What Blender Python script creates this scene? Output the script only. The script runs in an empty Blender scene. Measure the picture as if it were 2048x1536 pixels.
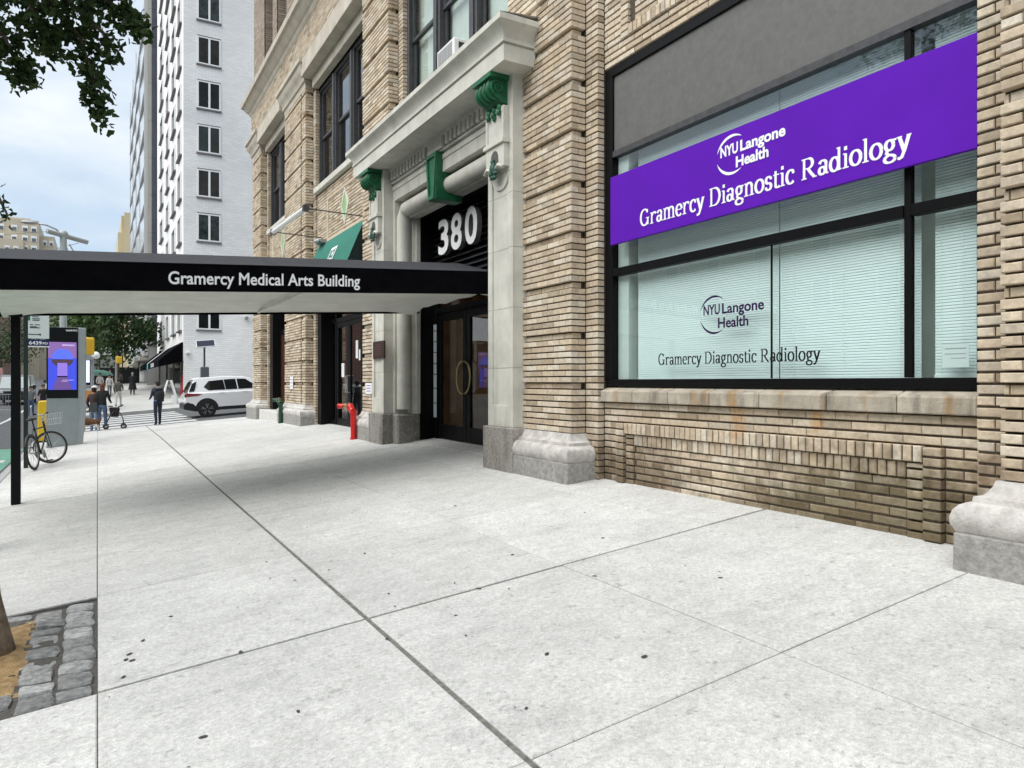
import bpy, bmesh, math, random
from mathutils import Vector, Matrix, noise
R = math.radians
rnd = random.Random(7)
sc = bpy.context.scene
COL = sc.collection

# ------------------------------------------------------------------ camera, sky, sun, exposure
CAM_H = 1.6
YAW = math.atan(829 / 1433)
cam_d = bpy.data.cameras.new('camera'); cam = bpy.data.objects.new('camera', cam_d); COL.objects.link(cam)
cam.location = (0, 0, CAM_H); cam.rotation_euler = (R(90), 0, -YAW)
cam_d.sensor_width = 36; cam_d.lens = 36 * 1433 / 2048
cam_d.clip_start = .05; cam_d.clip_end = 3000; cam_d.shift_y = -.002
sc.camera = cam

SUN_AZ = 264           # degrees clockwise from +Y: over the avenue
SUN_EL = 55
w = bpy.data.worlds.new('World'); sc.world = w; w.use_nodes = True
nt = w.node_tree; N = nt.nodes; LK = nt.links
bg = N['Background']; bg.inputs['Strength'].default_value = .1
sky = N.new('ShaderNodeTexSky'); sky.sky_type = 'NISHITA'; sky.sun_disc = False
sky.sun_elevation = R(SUN_EL); sky.sun_rotation = R(SUN_AZ); sky.air_density = 1.0; sky.dust_density = 2.0
tc = N.new('ShaderNodeTexCoord')
mp = N.new('ShaderNodeMapping'); mp.inputs['Scale'].default_value = (1, 1, 2.2)
n1 = N.new('ShaderNodeTexNoise'); n1.inputs['Scale'].default_value = 2.6; n1.inputs['Detail'].default_value = 7; n1.inputs['Roughness'].default_value = .55
rp = N.new('ShaderNodeValToRGB'); rp.color_ramp.elements[0].position = .36; rp.color_ramp.elements[1].position = .66
rp.color_ramp.elements[0].color = (.05,) * 3 + (1,); rp.color_ramp.elements[1].color = (1, 1, 1, 1)
sk2 = N.new('ShaderNodeMixRGB'); sk2.inputs[0].default_value = .7; sk2.inputs[2].default_value = (2.35, 3.2, 4.2, 1); LK.new(sky.outputs[0], sk2.inputs[1])
mx = N.new('ShaderNodeMixRGB'); mx.inputs[2].default_value = (4.65, 4.95, 5.2, 1)
LK.new(tc.outputs['Generated'], mp.inputs['Vector']); LK.new(mp.outputs[0], n1.inputs['Vector'])
LK.new(n1.outputs['Fac'], rp.inputs[0]); LK.new(rp.outputs[0], mx.inputs[0]); LK.new(sk2.outputs[0], mx.inputs[1])
LK.new(mx.outputs[0], bg.inputs['Color'])
sd = bpy.data.lights.new('sun', 'SUN'); sd.energy = 2.35; sd.angle = R(75); sd.color = (1, .985, .955)
sun = bpy.data.objects.new('sun', sd); COL.objects.link(sun)
az = R(SUN_AZ); dirv = Vector((math.sin(az) * math.cos(R(SUN_EL)), math.cos(az) * math.cos(R(SUN_EL)), math.sin(R(SUN_EL))))
sun.rotation_euler = (-dirv).to_track_quat('-Z', 'Y').to_euler(); sun.location = (-20, 0, 40)
vs = sc.view_settings; vs.view_transform = 'Standard'; vs.look = 'None'; vs.gamma = 1; vs.exposure = 1.03
sc.cycles.max_bounces = 6; sc.cycles.diffuse_bounces = 3; sc.cycles.glossy_bounces = 3
sc.cycles.transparent_max_bounces = 12; sc.cycles.caustics_reflective = False; sc.cycles.caustics_refractive = False
sc.cycles.use_denoising = True; sc.cycles.use_adaptive_sampling = True; sc.cycles.adaptive_threshold = .02

# ------------------------------------------------------------------ materials
MATS = {}
def mat(name, col, rough=.7, var=.0, scale=6, bump=0., bscale=40, metal=0, spec=.4, col2=None, rand=0., coat=0., detail=4):
    if name in MATS: return MATS[name]
    m = bpy.data.materials.new(name); m.use_nodes = True; t = m.node_tree; b = t.nodes['Principled BSDF']; MATS[name] = m
    b.inputs['Base Color'].default_value = (*col, 1); b.inputs['Roughness'].default_value = rough
    b.inputs['Metallic'].default_value = metal; b.inputs['Specular IOR Level'].default_value = spec
    b.inputs['Coat Weight'].default_value = coat
    co = t.nodes.new('ShaderNodeTexCoord')
    geo = t.nodes.new('ShaderNodeNewGeometry')
    if var or col2:
        n = t.nodes.new('ShaderNodeTexNoise'); n.inputs['Scale'].default_value = scale; n.inputs['Detail'].default_value = detail; n.inputs['Roughness'].default_value = .6
        t.links.new(geo.outputs['Position'], n.inputs['Vector'])
        c = t.nodes.new('ShaderNodeValToRGB'); e = c.color_ramp.elements
        e[0].position = .32; e[1].position = .68
        a = tuple(x * (1 - var) for x in col); z = col2 or tuple(min(1, x * (1 + var)) for x in col)
        e[0].color = (*a, 1); e[1].color = (*z, 1)
        t.links.new(n.outputs['Fac'], c.inputs[0]); last = c.outputs[0]
        if rand:
            oi = t.nodes.new('ShaderNodeObjectInfo'); mr = t.nodes.new('ShaderNodeMapRange')
            mr.inputs[3].default_value = 1 - rand; mr.inputs[4].default_value = 1 + rand
            mu = t.nodes.new('ShaderNodeMixRGB'); mu.blend_type = 'MULTIPLY'; mu.inputs[0].default_value = 1
            cb = t.nodes.new('ShaderNodeCombineColor')
            t.links.new(oi.outputs['Random'], mr.inputs[0])
            for k in range(3): t.links.new(mr.outputs[0], cb.inputs[k])
            t.links.new(last, mu.inputs[1]); t.links.new(cb.outputs[0], mu.inputs[2]); last = mu.outputs[0]
        t.links.new(last, b.inputs['Base Color'])
    if bump:
        n2 = t.nodes.new('ShaderNodeTexNoise'); n2.inputs['Scale'].default_value = bscale; n2.inputs['Detail'].default_value = 3
        t.links.new(geo.outputs['Position'], n2.inputs['Vector'])
        bp = t.nodes.new('ShaderNodeBump'); bp.inputs['Strength'].default_value = bump; bp.inputs['Distance'].default_value = .01
        t.links.new(n2.outputs['Fac'], bp.inputs['Height']); t.links.new(bp.outputs[0], b.inputs['Normal'])
    return m

def brick_mat(name, cols, dirt=True):
    m = bpy.data.materials.new(name); m.use_nodes = True; t = m.node_tree; b = t.nodes['Principled BSDF']; MATS[name] = m
    geo = t.nodes.new('ShaderNodeNewGeometry'); oi = t.nodes.new('ShaderNodeObjectInfo')
    ad = t.nodes.new('ShaderNodeMath'); ad.operation = 'ADD'; fr = t.nodes.new('ShaderNodeMath'); fr.operation = 'FRACT'
    t.links.new(geo.outputs['Random Per Island'], ad.inputs[0]); t.links.new(oi.outputs['Random'], ad.inputs[1]); t.links.new(ad.outputs[0], fr.inputs[0])
    c = t.nodes.new('ShaderNodeValToRGB'); c.color_ramp.interpolation = 'LINEAR'
    e = c.color_ramp.elements; e[0].position = 0; e[0].color = (*cols[0], 1); e[1].position = 1; e[1].color = (*cols[-1], 1)
    for k in range(1, len(cols) - 1):
        x = e.new(k / (len(cols) - 1)); x.color = (*cols[k], 1)
    t.links.new(fr.outputs[0], c.inputs[0])
    n = t.nodes.new('ShaderNodeTexNoise'); n.inputs['Scale'].default_value = 22; n.inputs['Detail'].default_value = 5; n.inputs['Roughness'].default_value = .65
    t.links.new(geo.outputs['Position'], n.inputs['Vector'])
    mr = t.nodes.new('ShaderNodeMapRange'); mr.inputs[1].default_value = .3; mr.inputs[2].default_value = .7; mr.inputs[3].default_value = .78; mr.inputs[4].default_value = 1.16
    t.links.new(n.outputs['Fac'], mr.inputs[0])
    mu = t.nodes.new('ShaderNodeVectorMath'); mu.operation = 'SCALE'; t.links.new(c.outputs[0], mu.inputs[0]); t.links.new(mr.outputs[0], mu.inputs['Scale'])
    last = mu.outputs[0]
    # patchy soot and rust marks with shapes of their own
    def stain(sc_, lo, hi, col, vec=None):
        nonlocal last
        n3 = t.nodes.new('ShaderNodeTexNoise'); n3.inputs['Scale'].default_value = sc_; n3.inputs['Detail'].default_value = 6; n3.inputs['Roughness'].default_value = .7
        mpp = t.nodes.new('ShaderNodeMapping'); mpp.inputs['Scale'].default_value = vec or (1, 1, 1)
        t.links.new(geo.outputs['Position'], mpp.inputs[0]); t.links.new(mpp.outputs[0], n3.inputs['Vector'])
        r3 = t.nodes.new('ShaderNodeMapRange'); r3.inputs[1].default_value = lo; r3.inputs[2].default_value = hi; r3.inputs[3].default_value = 0; r3.inputs[4].default_value = .62
        t.links.new(n3.outputs['Fac'], r3.inputs[0])
        m3 = t.nodes.new('ShaderNodeMixRGB'); m3.blend_type = 'MIX'; m3.inputs[2].default_value = (*col, 1)
        t.links.new(r3.outputs[0], m3.inputs[0]); t.links.new(last, m3.inputs[1]); last = m3.outputs[0]
    def blot(centre, size, col, amt):
        nonlocal last
        sub = t.nodes.new('ShaderNodeVectorMath'); sub.operation = 'SUBTRACT'; sub.inputs[1].default_value = centre
        t.links.new(geo.outputs['Position'], sub.inputs[0])
        dv = t.nodes.new('ShaderNodeVectorMath'); dv.operation = 'DIVIDE'; dv.inputs[1].default_value = size; t.links.new(sub.outputs[0], dv.inputs[0])
        ln = t.nodes.new('ShaderNodeVectorMath'); ln.operation = 'LENGTH'; t.links.new(dv.outputs[0], ln.inputs[0])
        nn = t.nodes.new('ShaderNodeTexNoise'); nn.inputs['Scale'].default_value = 7; nn.inputs['Detail'].default_value = 5
        t.links.new(geo.outputs['Position'], nn.inputs['Vector'])
        a2 = t.nodes.new('ShaderNodeMath'); a2.operation = 'MULTIPLY_ADD'; a2.inputs[1].default_value = 1.6; t.links.new(nn.outputs['Fac'], a2.inputs[0]); t.links.new(ln.outputs['Value'], a2.inputs[2])
        r3 = t.nodes.new('ShaderNodeMapRange'); r3.inputs[1].default_value = 1.25; r3.inputs[2].default_value = 2.0; r3.inputs[3].default_value = amt; r3.inputs[4].default_value = 0
        t.links.new(a2.outputs[0], r3.inputs[0])
        m3 = t.nodes.new('ShaderNodeMixRGB'); m3.blend_type = 'MULTIPLY'; m3.inputs[2].default_value = (*col, 1)
        t.links.new(r3.outputs[0], m3.inputs[0]); t.links.new(last, m3.inputs[1]); last = m3.outputs[0]
    stain(1.1, .56, .78, (.19, .15, .11))
    if dirt:
        blot((5, 3.2, .62), (.6, 1.5, .48), (.36, .35, .29), 1)
        blot((5, 6.0, .60), (.6, .9, .42), (.40, .37, .33), 1)
        blot((4.8, 2.35, .85), (.6, .3, .45), (.55, .5, .45), .9)
        blot((5, 4.55, 1.25), (.6, .10, .20), (.95, .68, .40), .6)
        blot((5, 3.75, 1.30), (.6, .07, .12), (.9, .6, .3), .7)
    t.links.new(last, b.inputs['Base Color']); b.inputs['Roughness'].default_value = .85; b.inputs['Specular IOR Level'].default_value = .25
    bp = t.nodes.new('ShaderNodeBump'); bp.inputs['Strength'].default_value = .5; bp.inputs['Distance'].default_value = .006
    n4 = t.nodes.new('ShaderNodeTexNoise'); n4.inputs['Scale'].default_value = 55; n4.inputs['Detail'].default_value = 4
    t.links.new(geo.outputs['Position'], n4.inputs['Vector']); t.links.new(n4.outputs['Fac'], bp.inputs['Height']); t.links.new(bp.outputs[0], b.inputs['Normal'])
    return m

def glass_mat(name, tint=(.86, .93, .91), refl=1.0, rough=.0):
    m = bpy.data.materials.new(name); m.use_nodes = True; t = m.node_tree; t.nodes.clear(); MATS[name] = m
    o = t.nodes.new('ShaderNodeOutputMaterial'); tr = t.nodes.new('ShaderNodeBsdfTransparent'); tr.inputs[0].default_value = (*tint, 1)
    gl = t.nodes.new('ShaderNodeBsdfGlossy'); gl.inputs['Roughness'].default_value = rough
    def M_(op, a=None, b=None):
        q = t.nodes.new('ShaderNodeMath'); q.operation = op; q.use_clamp = True
        for k_, x in enumerate((a, b)):
            if isinstance(x, (int, float)): q.inputs[k_].default_value = x
            elif x is not None: t.links.new(x, q.inputs[k_])
        return q.outputs[0]
    g0 = t.nodes.new('ShaderNodeNewGeometry'); dt = t.nodes.new('ShaderNodeVectorMath'); dt.operation = 'DOT_PRODUCT'
    t.links.new(g0.outputs['Incoming'], dt.inputs[0]); t.links.new(g0.outputs['Normal'], dt.inputs[1])
    ab = t.nodes.new('ShaderNodeMath'); ab.operation = 'ABSOLUTE'; t.links.new(dt.outputs['Value'], ab.inputs[0])
    p5 = M_('POWER', M_('SUBTRACT', 1.0, ab.outputs[0]), 5.0)
    fac_ = M_('MULTIPLY', M_('ADD', M_('MULTIPLY', p5, .92), .08), refl)
    ms = t.nodes.new('ShaderNodeMixShader')
    nz = t.nodes.new('ShaderNodeTexNoise'); nz.inputs['Scale'].default_value = .9; geo = t.nodes.new('ShaderNodeNewGeometry')
    bp = t.nodes.new('ShaderNodeBump'); bp.inputs['Strength'].default_value = .06; bp.inputs['Distance'].default_value = .03
    t.links.new(geo.outputs['Position'], nz.inputs['Vector']); t.links.new(nz.outputs['Fac'], bp.inputs['Height']); t.links.new(bp.outputs[0], gl.inputs['Normal'])
    t.links.new(fac_, ms.inputs[0]); t.links.new(tr.outputs[0], ms.inputs[1]); t.links.new(gl.outputs[0], ms.inputs[2]); t.links.new(ms.outputs[0], o.inputs[0])
    return m
def emit_mat(name, col, k):
    m = mat(name, col, .4); b = m.node_tree.nodes['Principled BSDF']
    b.inputs['Emission Color'].default_value = (*col, 1); b.inputs['Emission Strength'].default_value = k
    return m

M = dict(
    brick=brick_mat('tan brick', [(.31, .24, .165), (.55, .45, .33), (.63, .54, .42), (.48, .38, .27), (.69, .61, .49), (.43, .345, .245), (.62, .505, .375), (.37, .30, .215), (.65, .58, .475), (.60, .49, .345), (.51, .43, .34)]),
    mortar=mat('dark mortar', (.085, .066, .048), .95, .3, 30, .4, 90),
    lime=mat('painted limestone', (.575, .56, .495), .75, .13, 3.2, .25, 70),
    stone=mat('weathered sill stone', (.30, .26, .20), .85, .0, 5, .5, 60, col2=(.47, .42, .34)),
    base=mat('base stone', (.40, .38, .35), .85, .0, 9, .7, 45, col2=(.60, .58, .545)),
    baseb=mat('grey base block', (.23, .222, .205), .85, .0, 22, .5, 60, col2=(.40, .385, .36)),
    upstone=mat('buff trim stone', (.40, .36, .29), .8, .0, 2.5, .3, 60, col2=(.55, .50, .42)),
    granite=mat('granite', (.20, .185, .165), .75, .0, 26, .4, 80, col2=(.38, .36, .325)),
    green=mat('green paint', (.012, .115, .045), .45, .3, 9, .2, 60),
    verdigris=mat('old green paint', (.03, .09, .065), .6, .5, 40),
    ltgreen=mat('green glazed tile', (.23, .42, .13), .35, .2, 20),
    black=mat('black painted metal', (.004, .004, .0045), .45, spec=.14),
    blackcan=mat('black canvas', (.003, .003, .004), .9, .3, 8, .15, 300, spec=.04),
    topcan=mat('grey black canvas', (.024, .025, .030), .85, .3, 12, .15, 300),  # canopy cover, a paler grey than the valance
    lining=mat('off white canvas lining', (.74, .73, .67), .85, .08, 3, .1, 200),
    dgrey=mat('dark grey window paint', (.055, .055, .058), .45, .25, 15, .1, 80),
    grey=mat('grey spandrel panel', (.125, .122, .116), .55, .10, 14, .25, 260),
    glass=glass_mat('window glass', (.905, 1, .985), 1.35),
    dglass=glass_mat('door glass', (.75, .75, .72), 1.7),
    white=mat('white paint', (.78, .78, .77), .45, .04, 5),
    paper=mat('white paper', (.75, .76, .76), .8),
    purple=mat('purple sign panel', (.105, .009, .40), .65, .05, 2, .05, 200, spec=.12),
    vwhite=mat('white lettering', (.85, .85, .85), .5),
    vdark=mat('dark purple vinyl', (.03, .01, .055), .7, spec=.08),
    vblack=mat('black vinyl', (.01, .01, .011), .7, spec=.08),
    teal=mat('green awning canvas', (.022, .165, .12), .8, .1, 5, .1, 300),
    blind=mat('pale blind slats', (.90, .95, .945), .5),
    shade=mat('beige roller shade', (.62, .61, .55), .8, .06, 4),
    inwall=mat('pale interior wall', (.66, .69, .65), .8),
    room=mat('dim interior', (.10, .085, .065), .9),
    lobby=mat('brown lobby wall', (.20, .115, .05), .6, .3, 4),
    red=mat('red fire paint', (.55, .012, .012), .35, .08, 10, coat=.2),
    brass=mat('brass', (.42, .32, .17), .4, metal=1),
    plaque=mat('bronze plaque', (.045, .018, .012), .4, .2, 20, metal=.3),
    steel=mat('galvanised steel', (.36, .37, .37), .45, .1, 12, metal=.6),
    concrete=None)

def concrete_mat():
    m = bpy.data.materials.new('sidewalk concrete'); m.use_nodes = True; t = m.node_tree; b = t.nodes['Principled BSDF']
    geo = t.nodes.new('ShaderNodeNewGeometry'); oi = t.nodes.new('ShaderNodeObjectInfo')
    def nz(s, d, lo, hi, a, c, vec=(1, 1, 1), rough=.6):
        mpp = t.nodes.new('ShaderNodeMapping'); mpp.inputs['Scale'].default_value = vec; t.links.new(geo.outputs['Position'], mpp.inputs[0])
        n = t.nodes.new('ShaderNodeTexNoise'); n.inputs['Scale'].default_value = s; n.inputs['Detail'].default_value = d; n.inputs['Roughness'].default_value = rough
        t.links.new(mpp.outputs[0], n.inputs['Vector'])
        r = t.nodes.new('ShaderNodeMapRange'); r.inputs[1].default_value = lo; r.inputs[2].default_value = hi; r.inputs[3].default_value = a; r.inputs[4].default_value = c
        t.links.new(n.outputs['Fac'], r.inputs[0]); return r.outputs[0]
    fs = [nz(.5, 5, .3, .7, .90, 1.08), nz(2.6, 6, .3, .72, .91, 1.06, (1, 1, 1), .72), nz(1.6, 4, .5, .75, 1.02, .88, (1.0, 3.5, 1)), nz(9, 6, .35, .7, .90, 1.07, (1, 1, 1), .75), nz(42, 4, .3, .7, .80, 1.13), nz(180, 2, .35, .65, .82, 1.10), nz(15, 3, .62, .70, 1, .74), nz(70, 2, .66, .72, 1, .55), nz(5, 2, .66, .69, 1, .93)]
    mr = t.nodes.new('ShaderNodeMapRange'); mr.inputs[3].default_value = .93; mr.inputs[4].default_value = 1.05; t.links.new(oi.outputs['Random'], mr.inputs[0]); fs.append(mr.outputs[0])
    last = fs[0]
    for f in fs[1:]:
        mm = t.nodes.new('ShaderNodeMath'); mm.operation = 'MULTIPLY'; t.links.new(last, mm.inputs[0]); t.links.new(f, mm.inputs[1]); last = mm.outputs[0]
    sc_ = t.nodes.new('ShaderNodeVectorMath'); sc_.operation = 'SCALE'; sc_.inputs[0].default_value = (.575, .57, .545); t.links.new(last, sc_.inputs['Scale'])
    t.links.new(sc_.outputs[0], b.inputs['Base Color']); b.inputs['Roughness'].default_value = .9; b.inputs['Specular IOR Level'].default_value = .2
    bp = t.nodes.new('ShaderNodeBump'); bp.inputs['Strength'].default_value = .35; bp.inputs['Distance'].default_value = .006
    n4 = t.nodes.new('ShaderNodeTexNoise'); n4.inputs['Scale'].default_value = 60; n4.inputs['Detail'].default_value = 5
    t.links.new(geo.outputs['Position'], n4.inputs['Vector']); t.links.new(n4.outputs['Fac'], bp.inputs['Height']); t.links.new(bp.outputs[0], b.inputs['Normal'])
    return m
M['concrete'] = concrete_mat()
def streaky(m, col, sx=(14, 14, 1.2), lo=.5, hi=.72, amt=.75):
    t = m.node_tree; b = t.nodes['Principled BSDF']; src = b.inputs['Base Color'].links[0].from_socket
    geo = t.nodes.new('ShaderNodeNewGeometry'); mpp = t.nodes.new('ShaderNodeMapping'); mpp.inputs['Scale'].default_value = sx; t.links.new(geo.outputs['Position'], mpp.inputs[0])
    n = t.nodes.new('ShaderNodeTexNoise'); n.inputs['Scale'].default_value = 1; n.inputs['Detail'].default_value = 5; t.links.new(mpp.outputs[0], n.inputs['Vector'])
    r = t.nodes.new('ShaderNodeMapRange'); r.inputs[1].default_value = lo; r.inputs[2].default_value = hi; r.inputs[4].default_value = amt; t.links.new(n.outputs['Fac'], r.inputs[0])
    x = t.nodes.new('ShaderNodeMixRGB'); x.inputs[2].default_value = (*col, 1); t.links.new(r.outputs[0], x.inputs[0]); t.links.new(src, x.inputs[1]); t.links.new(x.outputs[0], b.inputs['Base Color'])
streaky(M['stone'], (.34, .19, .06), (6, 6, .8), .56, .70, .7); streaky(M['stone'], (.10, .085, .07), (9, 9, 2), .52, .75, .7)
streaky(M['granite'], (.10, .085, .07), (6, 6, 2.5), .48, .75, .7); streaky(M['baseb'], (.13, .12, .10), (6, 6, 3), .5, .8, .6)
streaky(M['lime'], (.30, .28, .23), (5, 5, .7), .55, .85, .5); streaky(M['base'], (.22, .20, .175), (7, 7, 3), .52, .8, .6)

# ------------------------------------------------------------------ mesh helpers
class MB:
    def __init__(s): s.v = []; s.f = []; s.m = []
    def add(s, vs, fs, m=0):
        o = len(s.v); s.v += [tuple(x) for x in vs]; s.f += [tuple(i + o for i in f) for f in fs]; s.m += [m] * len(fs); return s
    def box(s, x0, x1, y0, y1, z0, z1, m=0):
        return s.add([(x0, y0, z0), (x1, y0, z0), (x1, y1, z0), (x0, y1, z0), (x0, y0, z1), (x1, y0, z1), (x1, y1, z1), (x0, y1, z1)],
                     [(0, 3, 2, 1), (4, 5, 6, 7), (0, 1, 5, 4), (1, 2, 6, 5), (2, 3, 7, 6), (3, 0, 4, 7)], m)
    def obox(s, c, size, mtx, m=0):
        hx, hy, hz = (q / 2 for q in size)
        p = [Vector(c) + mtx @ Vector((a * hx, b * hy, d * hz)) for d in (-1, 1) for a, b in ((-1, -1), (1, -1), (1, 1), (-1, 1))]
        return s.add(p, [(0, 3, 2, 1), (4, 5, 6, 7), (0, 1, 5, 4), (1, 2, 6, 5), (2, 3, 7, 6), (3, 0, 4, 7)], m)
    def quad(s, a, b, c, d, m=0): return s.add([a, b, c, d], [(0, 1, 2, 3)], m)
    def cyl(s, p0, p1, r0, r1=None, n=12, m=0, caps=True):
        r1 = r0 if r1 is None else r1; p0 = Vector(p0); p1 = Vector(p1); d = (p1 - p0).normalized()
        u = d.orthogonal().normalized(); v = d.cross(u); vs = []; fs = []
        for p, r in ((p0, r0), (p1, r1)):
            vs += [p + u * (r * math.cos(2 * math.pi * i / n)) + v * (r * math.sin(2 * math.pi * i / n)) for i in range(n)]
        fs = [(i, (i + 1) % n, n + (i + 1) % n, n + i) for i in range(n)]
        if caps: fs += [tuple(range(n))[::-1], tuple(range(n, 2 * n))]
        return s.add(vs, fs, m)
    def tube(s, path, r, n=8, m=0, close=False):
        path = [Vector(p) for p in path]; k = len(path); vs = []; up = None
        rr = r if isinstance(r, (list, tuple)) else [r] * k
        for i, p in enumerate(path):
            a = path[(i - 1) % k] if (i or close) else p; b = path[(i + 1) % k] if (i < k - 1 or close) else p
            d = (b - a).normalized()
            if up is None: up = d.orthogonal().normalized()
            up = (up - d * up.dot(d)).normalized(); v = d.cross(up)
            vs += [p + up * (rr[i] * math.cos(2 * math.pi * j / n)) + v * (rr[i] * math.sin(2 * math.pi * j / n)) for j in range(n)]
        fs = []
        for i in range(k if close else k - 1):
            q = (i + 1) % k
            fs += [(i * n + j, i * n + (j + 1) % n, q * n + (j + 1) % n, q * n + j) for j in range(n)]
        if not close: fs += [tuple(range(n))[::-1], tuple(range((k - 1) * n, k * n))]
        return s.add(vs, fs, m)
    def ball(s, c, r, nu=12, nv=8, m=0, mtx=None, z0=-1, z1=1):
        rx, ry, rz = r if isinstance(r, (list, tuple)) else (r, r, r); vs = []; c = Vector(c)
        for j in range(nv + 1):
            a = math.asin(z0) + (math.asin(z1) - math.asin(z0)) * j / nv
            for i in range(nu):
                b = 2 * math.pi * i / nu
                q = Vector((rx * math.cos(a) * math.cos(b), ry * math.cos(a) * math.sin(b), rz * math.sin(a)))
                vs.append(c + (mtx @ q if mtx else q))
        fs = [(j * nu + i, j * nu + (i + 1) % nu, (j + 1) * nu + (i + 1) % nu, (j + 1) * nu + i) for j in range(nv) for i in range(nu)]
        return s.add(vs, fs, m)
    def prism(s, pts, axis, a0, a1, m=0):       # pts 2D polygon in the other two axes (in x,y,z order)
        def put(p, a):
            q = list(p); q.insert('xyz'.index(axis), a); return tuple(q)
        n = len(pts)
        return s.add([put(p, a0) for p in pts] + [put(p, a1) for p in pts], [tuple(range(n))[::-1], tuple(range(n, 2 * n))] + [(i, (i + 1) % n, n + (i + 1) % n, n + i) for i in range(n)], m)
    def course(s, xf, y0, y1, prof, xb, m=0, cap=True):   # moulding profile [(out, z)] swept round a U: near end, front, far end
        vs = []
        for o, z in prof: vs += [(xb, y0 - o, z), (xf - o, y0 - o, z), (xf - o, y1 + o, z), (xb, y1 + o, z)]
        fs = []
        for k in range(len(prof) - 1):
            a = k * 4
            fs += [(a + i, a + i + 1, a + 5 + i, a + 4 + i) for i in range(3)]
        k = (len(prof) - 1) * 4
        if cap: fs += [(0, 3, 2, 1), (k, k + 1, k + 2, k + 3)]
        return s.add(vs, fs, m)
    def build(s, name, mats, parent=None, smooth=False, bevel=0, seg=1, fix=True):
        me = bpy.data.meshes.new(name)
        off = Vector(parent_world(parent)) if parent else Vector((0, 0, 0))
        me.from_pydata([tuple(Vector(v) - off) for v in s.v], [], s.f)
        mats = mats if isinstance(mats, (list, tuple)) else [mats]
        for q in mats: me.materials.append(M[q] if isinstance(q, str) else q)
        me.polygons.foreach_set('material_index', s.m)
        if fix:
            b = bmesh.new(); b.from_mesh(me); bmesh.ops.recalc_face_normals(b, faces=b.faces); b.to_mesh(me); b.free()
        if smooth:
            me.shade_smooth() if smooth is True else me.set_sharp_from_angle(angle=R(smooth))
            if smooth is not True: me.polygons.foreach_set('use_smooth', [True] * len(me.polygons))
        o = bpy.data.objects.new(name, me); COL.objects.link(o)
        if parent: o.parent = parent
        if bevel:
            md = o.modifiers.new('bevel', 'BEVEL'); md.width = bevel; md.segments = seg; md.limit_method = 'ANGLE'; md.angle_limit = R(40)
        return o
PW = {}
def parent_world(p): return PW.get(p.name, (0, 0, 0))
def tag(o, label=None, cat=None, group=None, kind=None):
    if label: o['label'] = label
    if cat: o['category'] = cat
    if group: o['group'] = group
    if kind: o['kind'] = kind
    return o
def thing(name, loc, label, cat, group=None):
    o = bpy.data.objects.new(name, None); COL.objects.link(o); o.location = loc; o.empty_display_size = .2
    PW[o.name] = tuple(loc); return tag(o, label, cat, group)
def sub(o, loc=None):           # register a mesh part as a parent whose children keep world coordinates
    PW[o.name] = PW.get(o.parent.name, (0, 0, 0)) if o.parent else (0, 0, 0); return o

def text_mesh(body, extrude=0., offset=0., spacing=1.0):
    cu = bpy.data.curves.new('t', 'FONT'); cu.body = body; cu.extrude = extrude; cu.offset = offset; cu.space_character = spacing; cu.resolution_u = 4
    ob = bpy.data.objects.new('t', cu); COL.objects.link(ob)
    dg = bpy.context.evaluated_depsgraph_get(); ev = ob.evaluated_get(dg); me = bpy.data.meshes.new_from_object(ev)
    vs = [tuple(v.co) for v in me.vertices]; fs = [tuple(p.vertices) for p in me.polygons]
    bpy.data.objects.remove(ob); bpy.data.curves.remove(cu); bpy.data.meshes.remove(me)
    return vs, fs
def place_text(mb, vf, fn, w, h=None, m=0, base=0., cap=None):
    """scale text to width w; cap height h measured on an unscaled cap height of .73; fn maps (u, v, depth) to the world"""
    vs, fs = vf; x0 = min(v[0] for v in vs); x1 = max(v[0] for v in vs); sx = w / (x1 - x0); sz = (h / (cap or .729)) if h else sx
    mb.add([fn((v[0] - x0) * sx, v[1] * sz, v[2]) for v in vs], fs, m)

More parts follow.
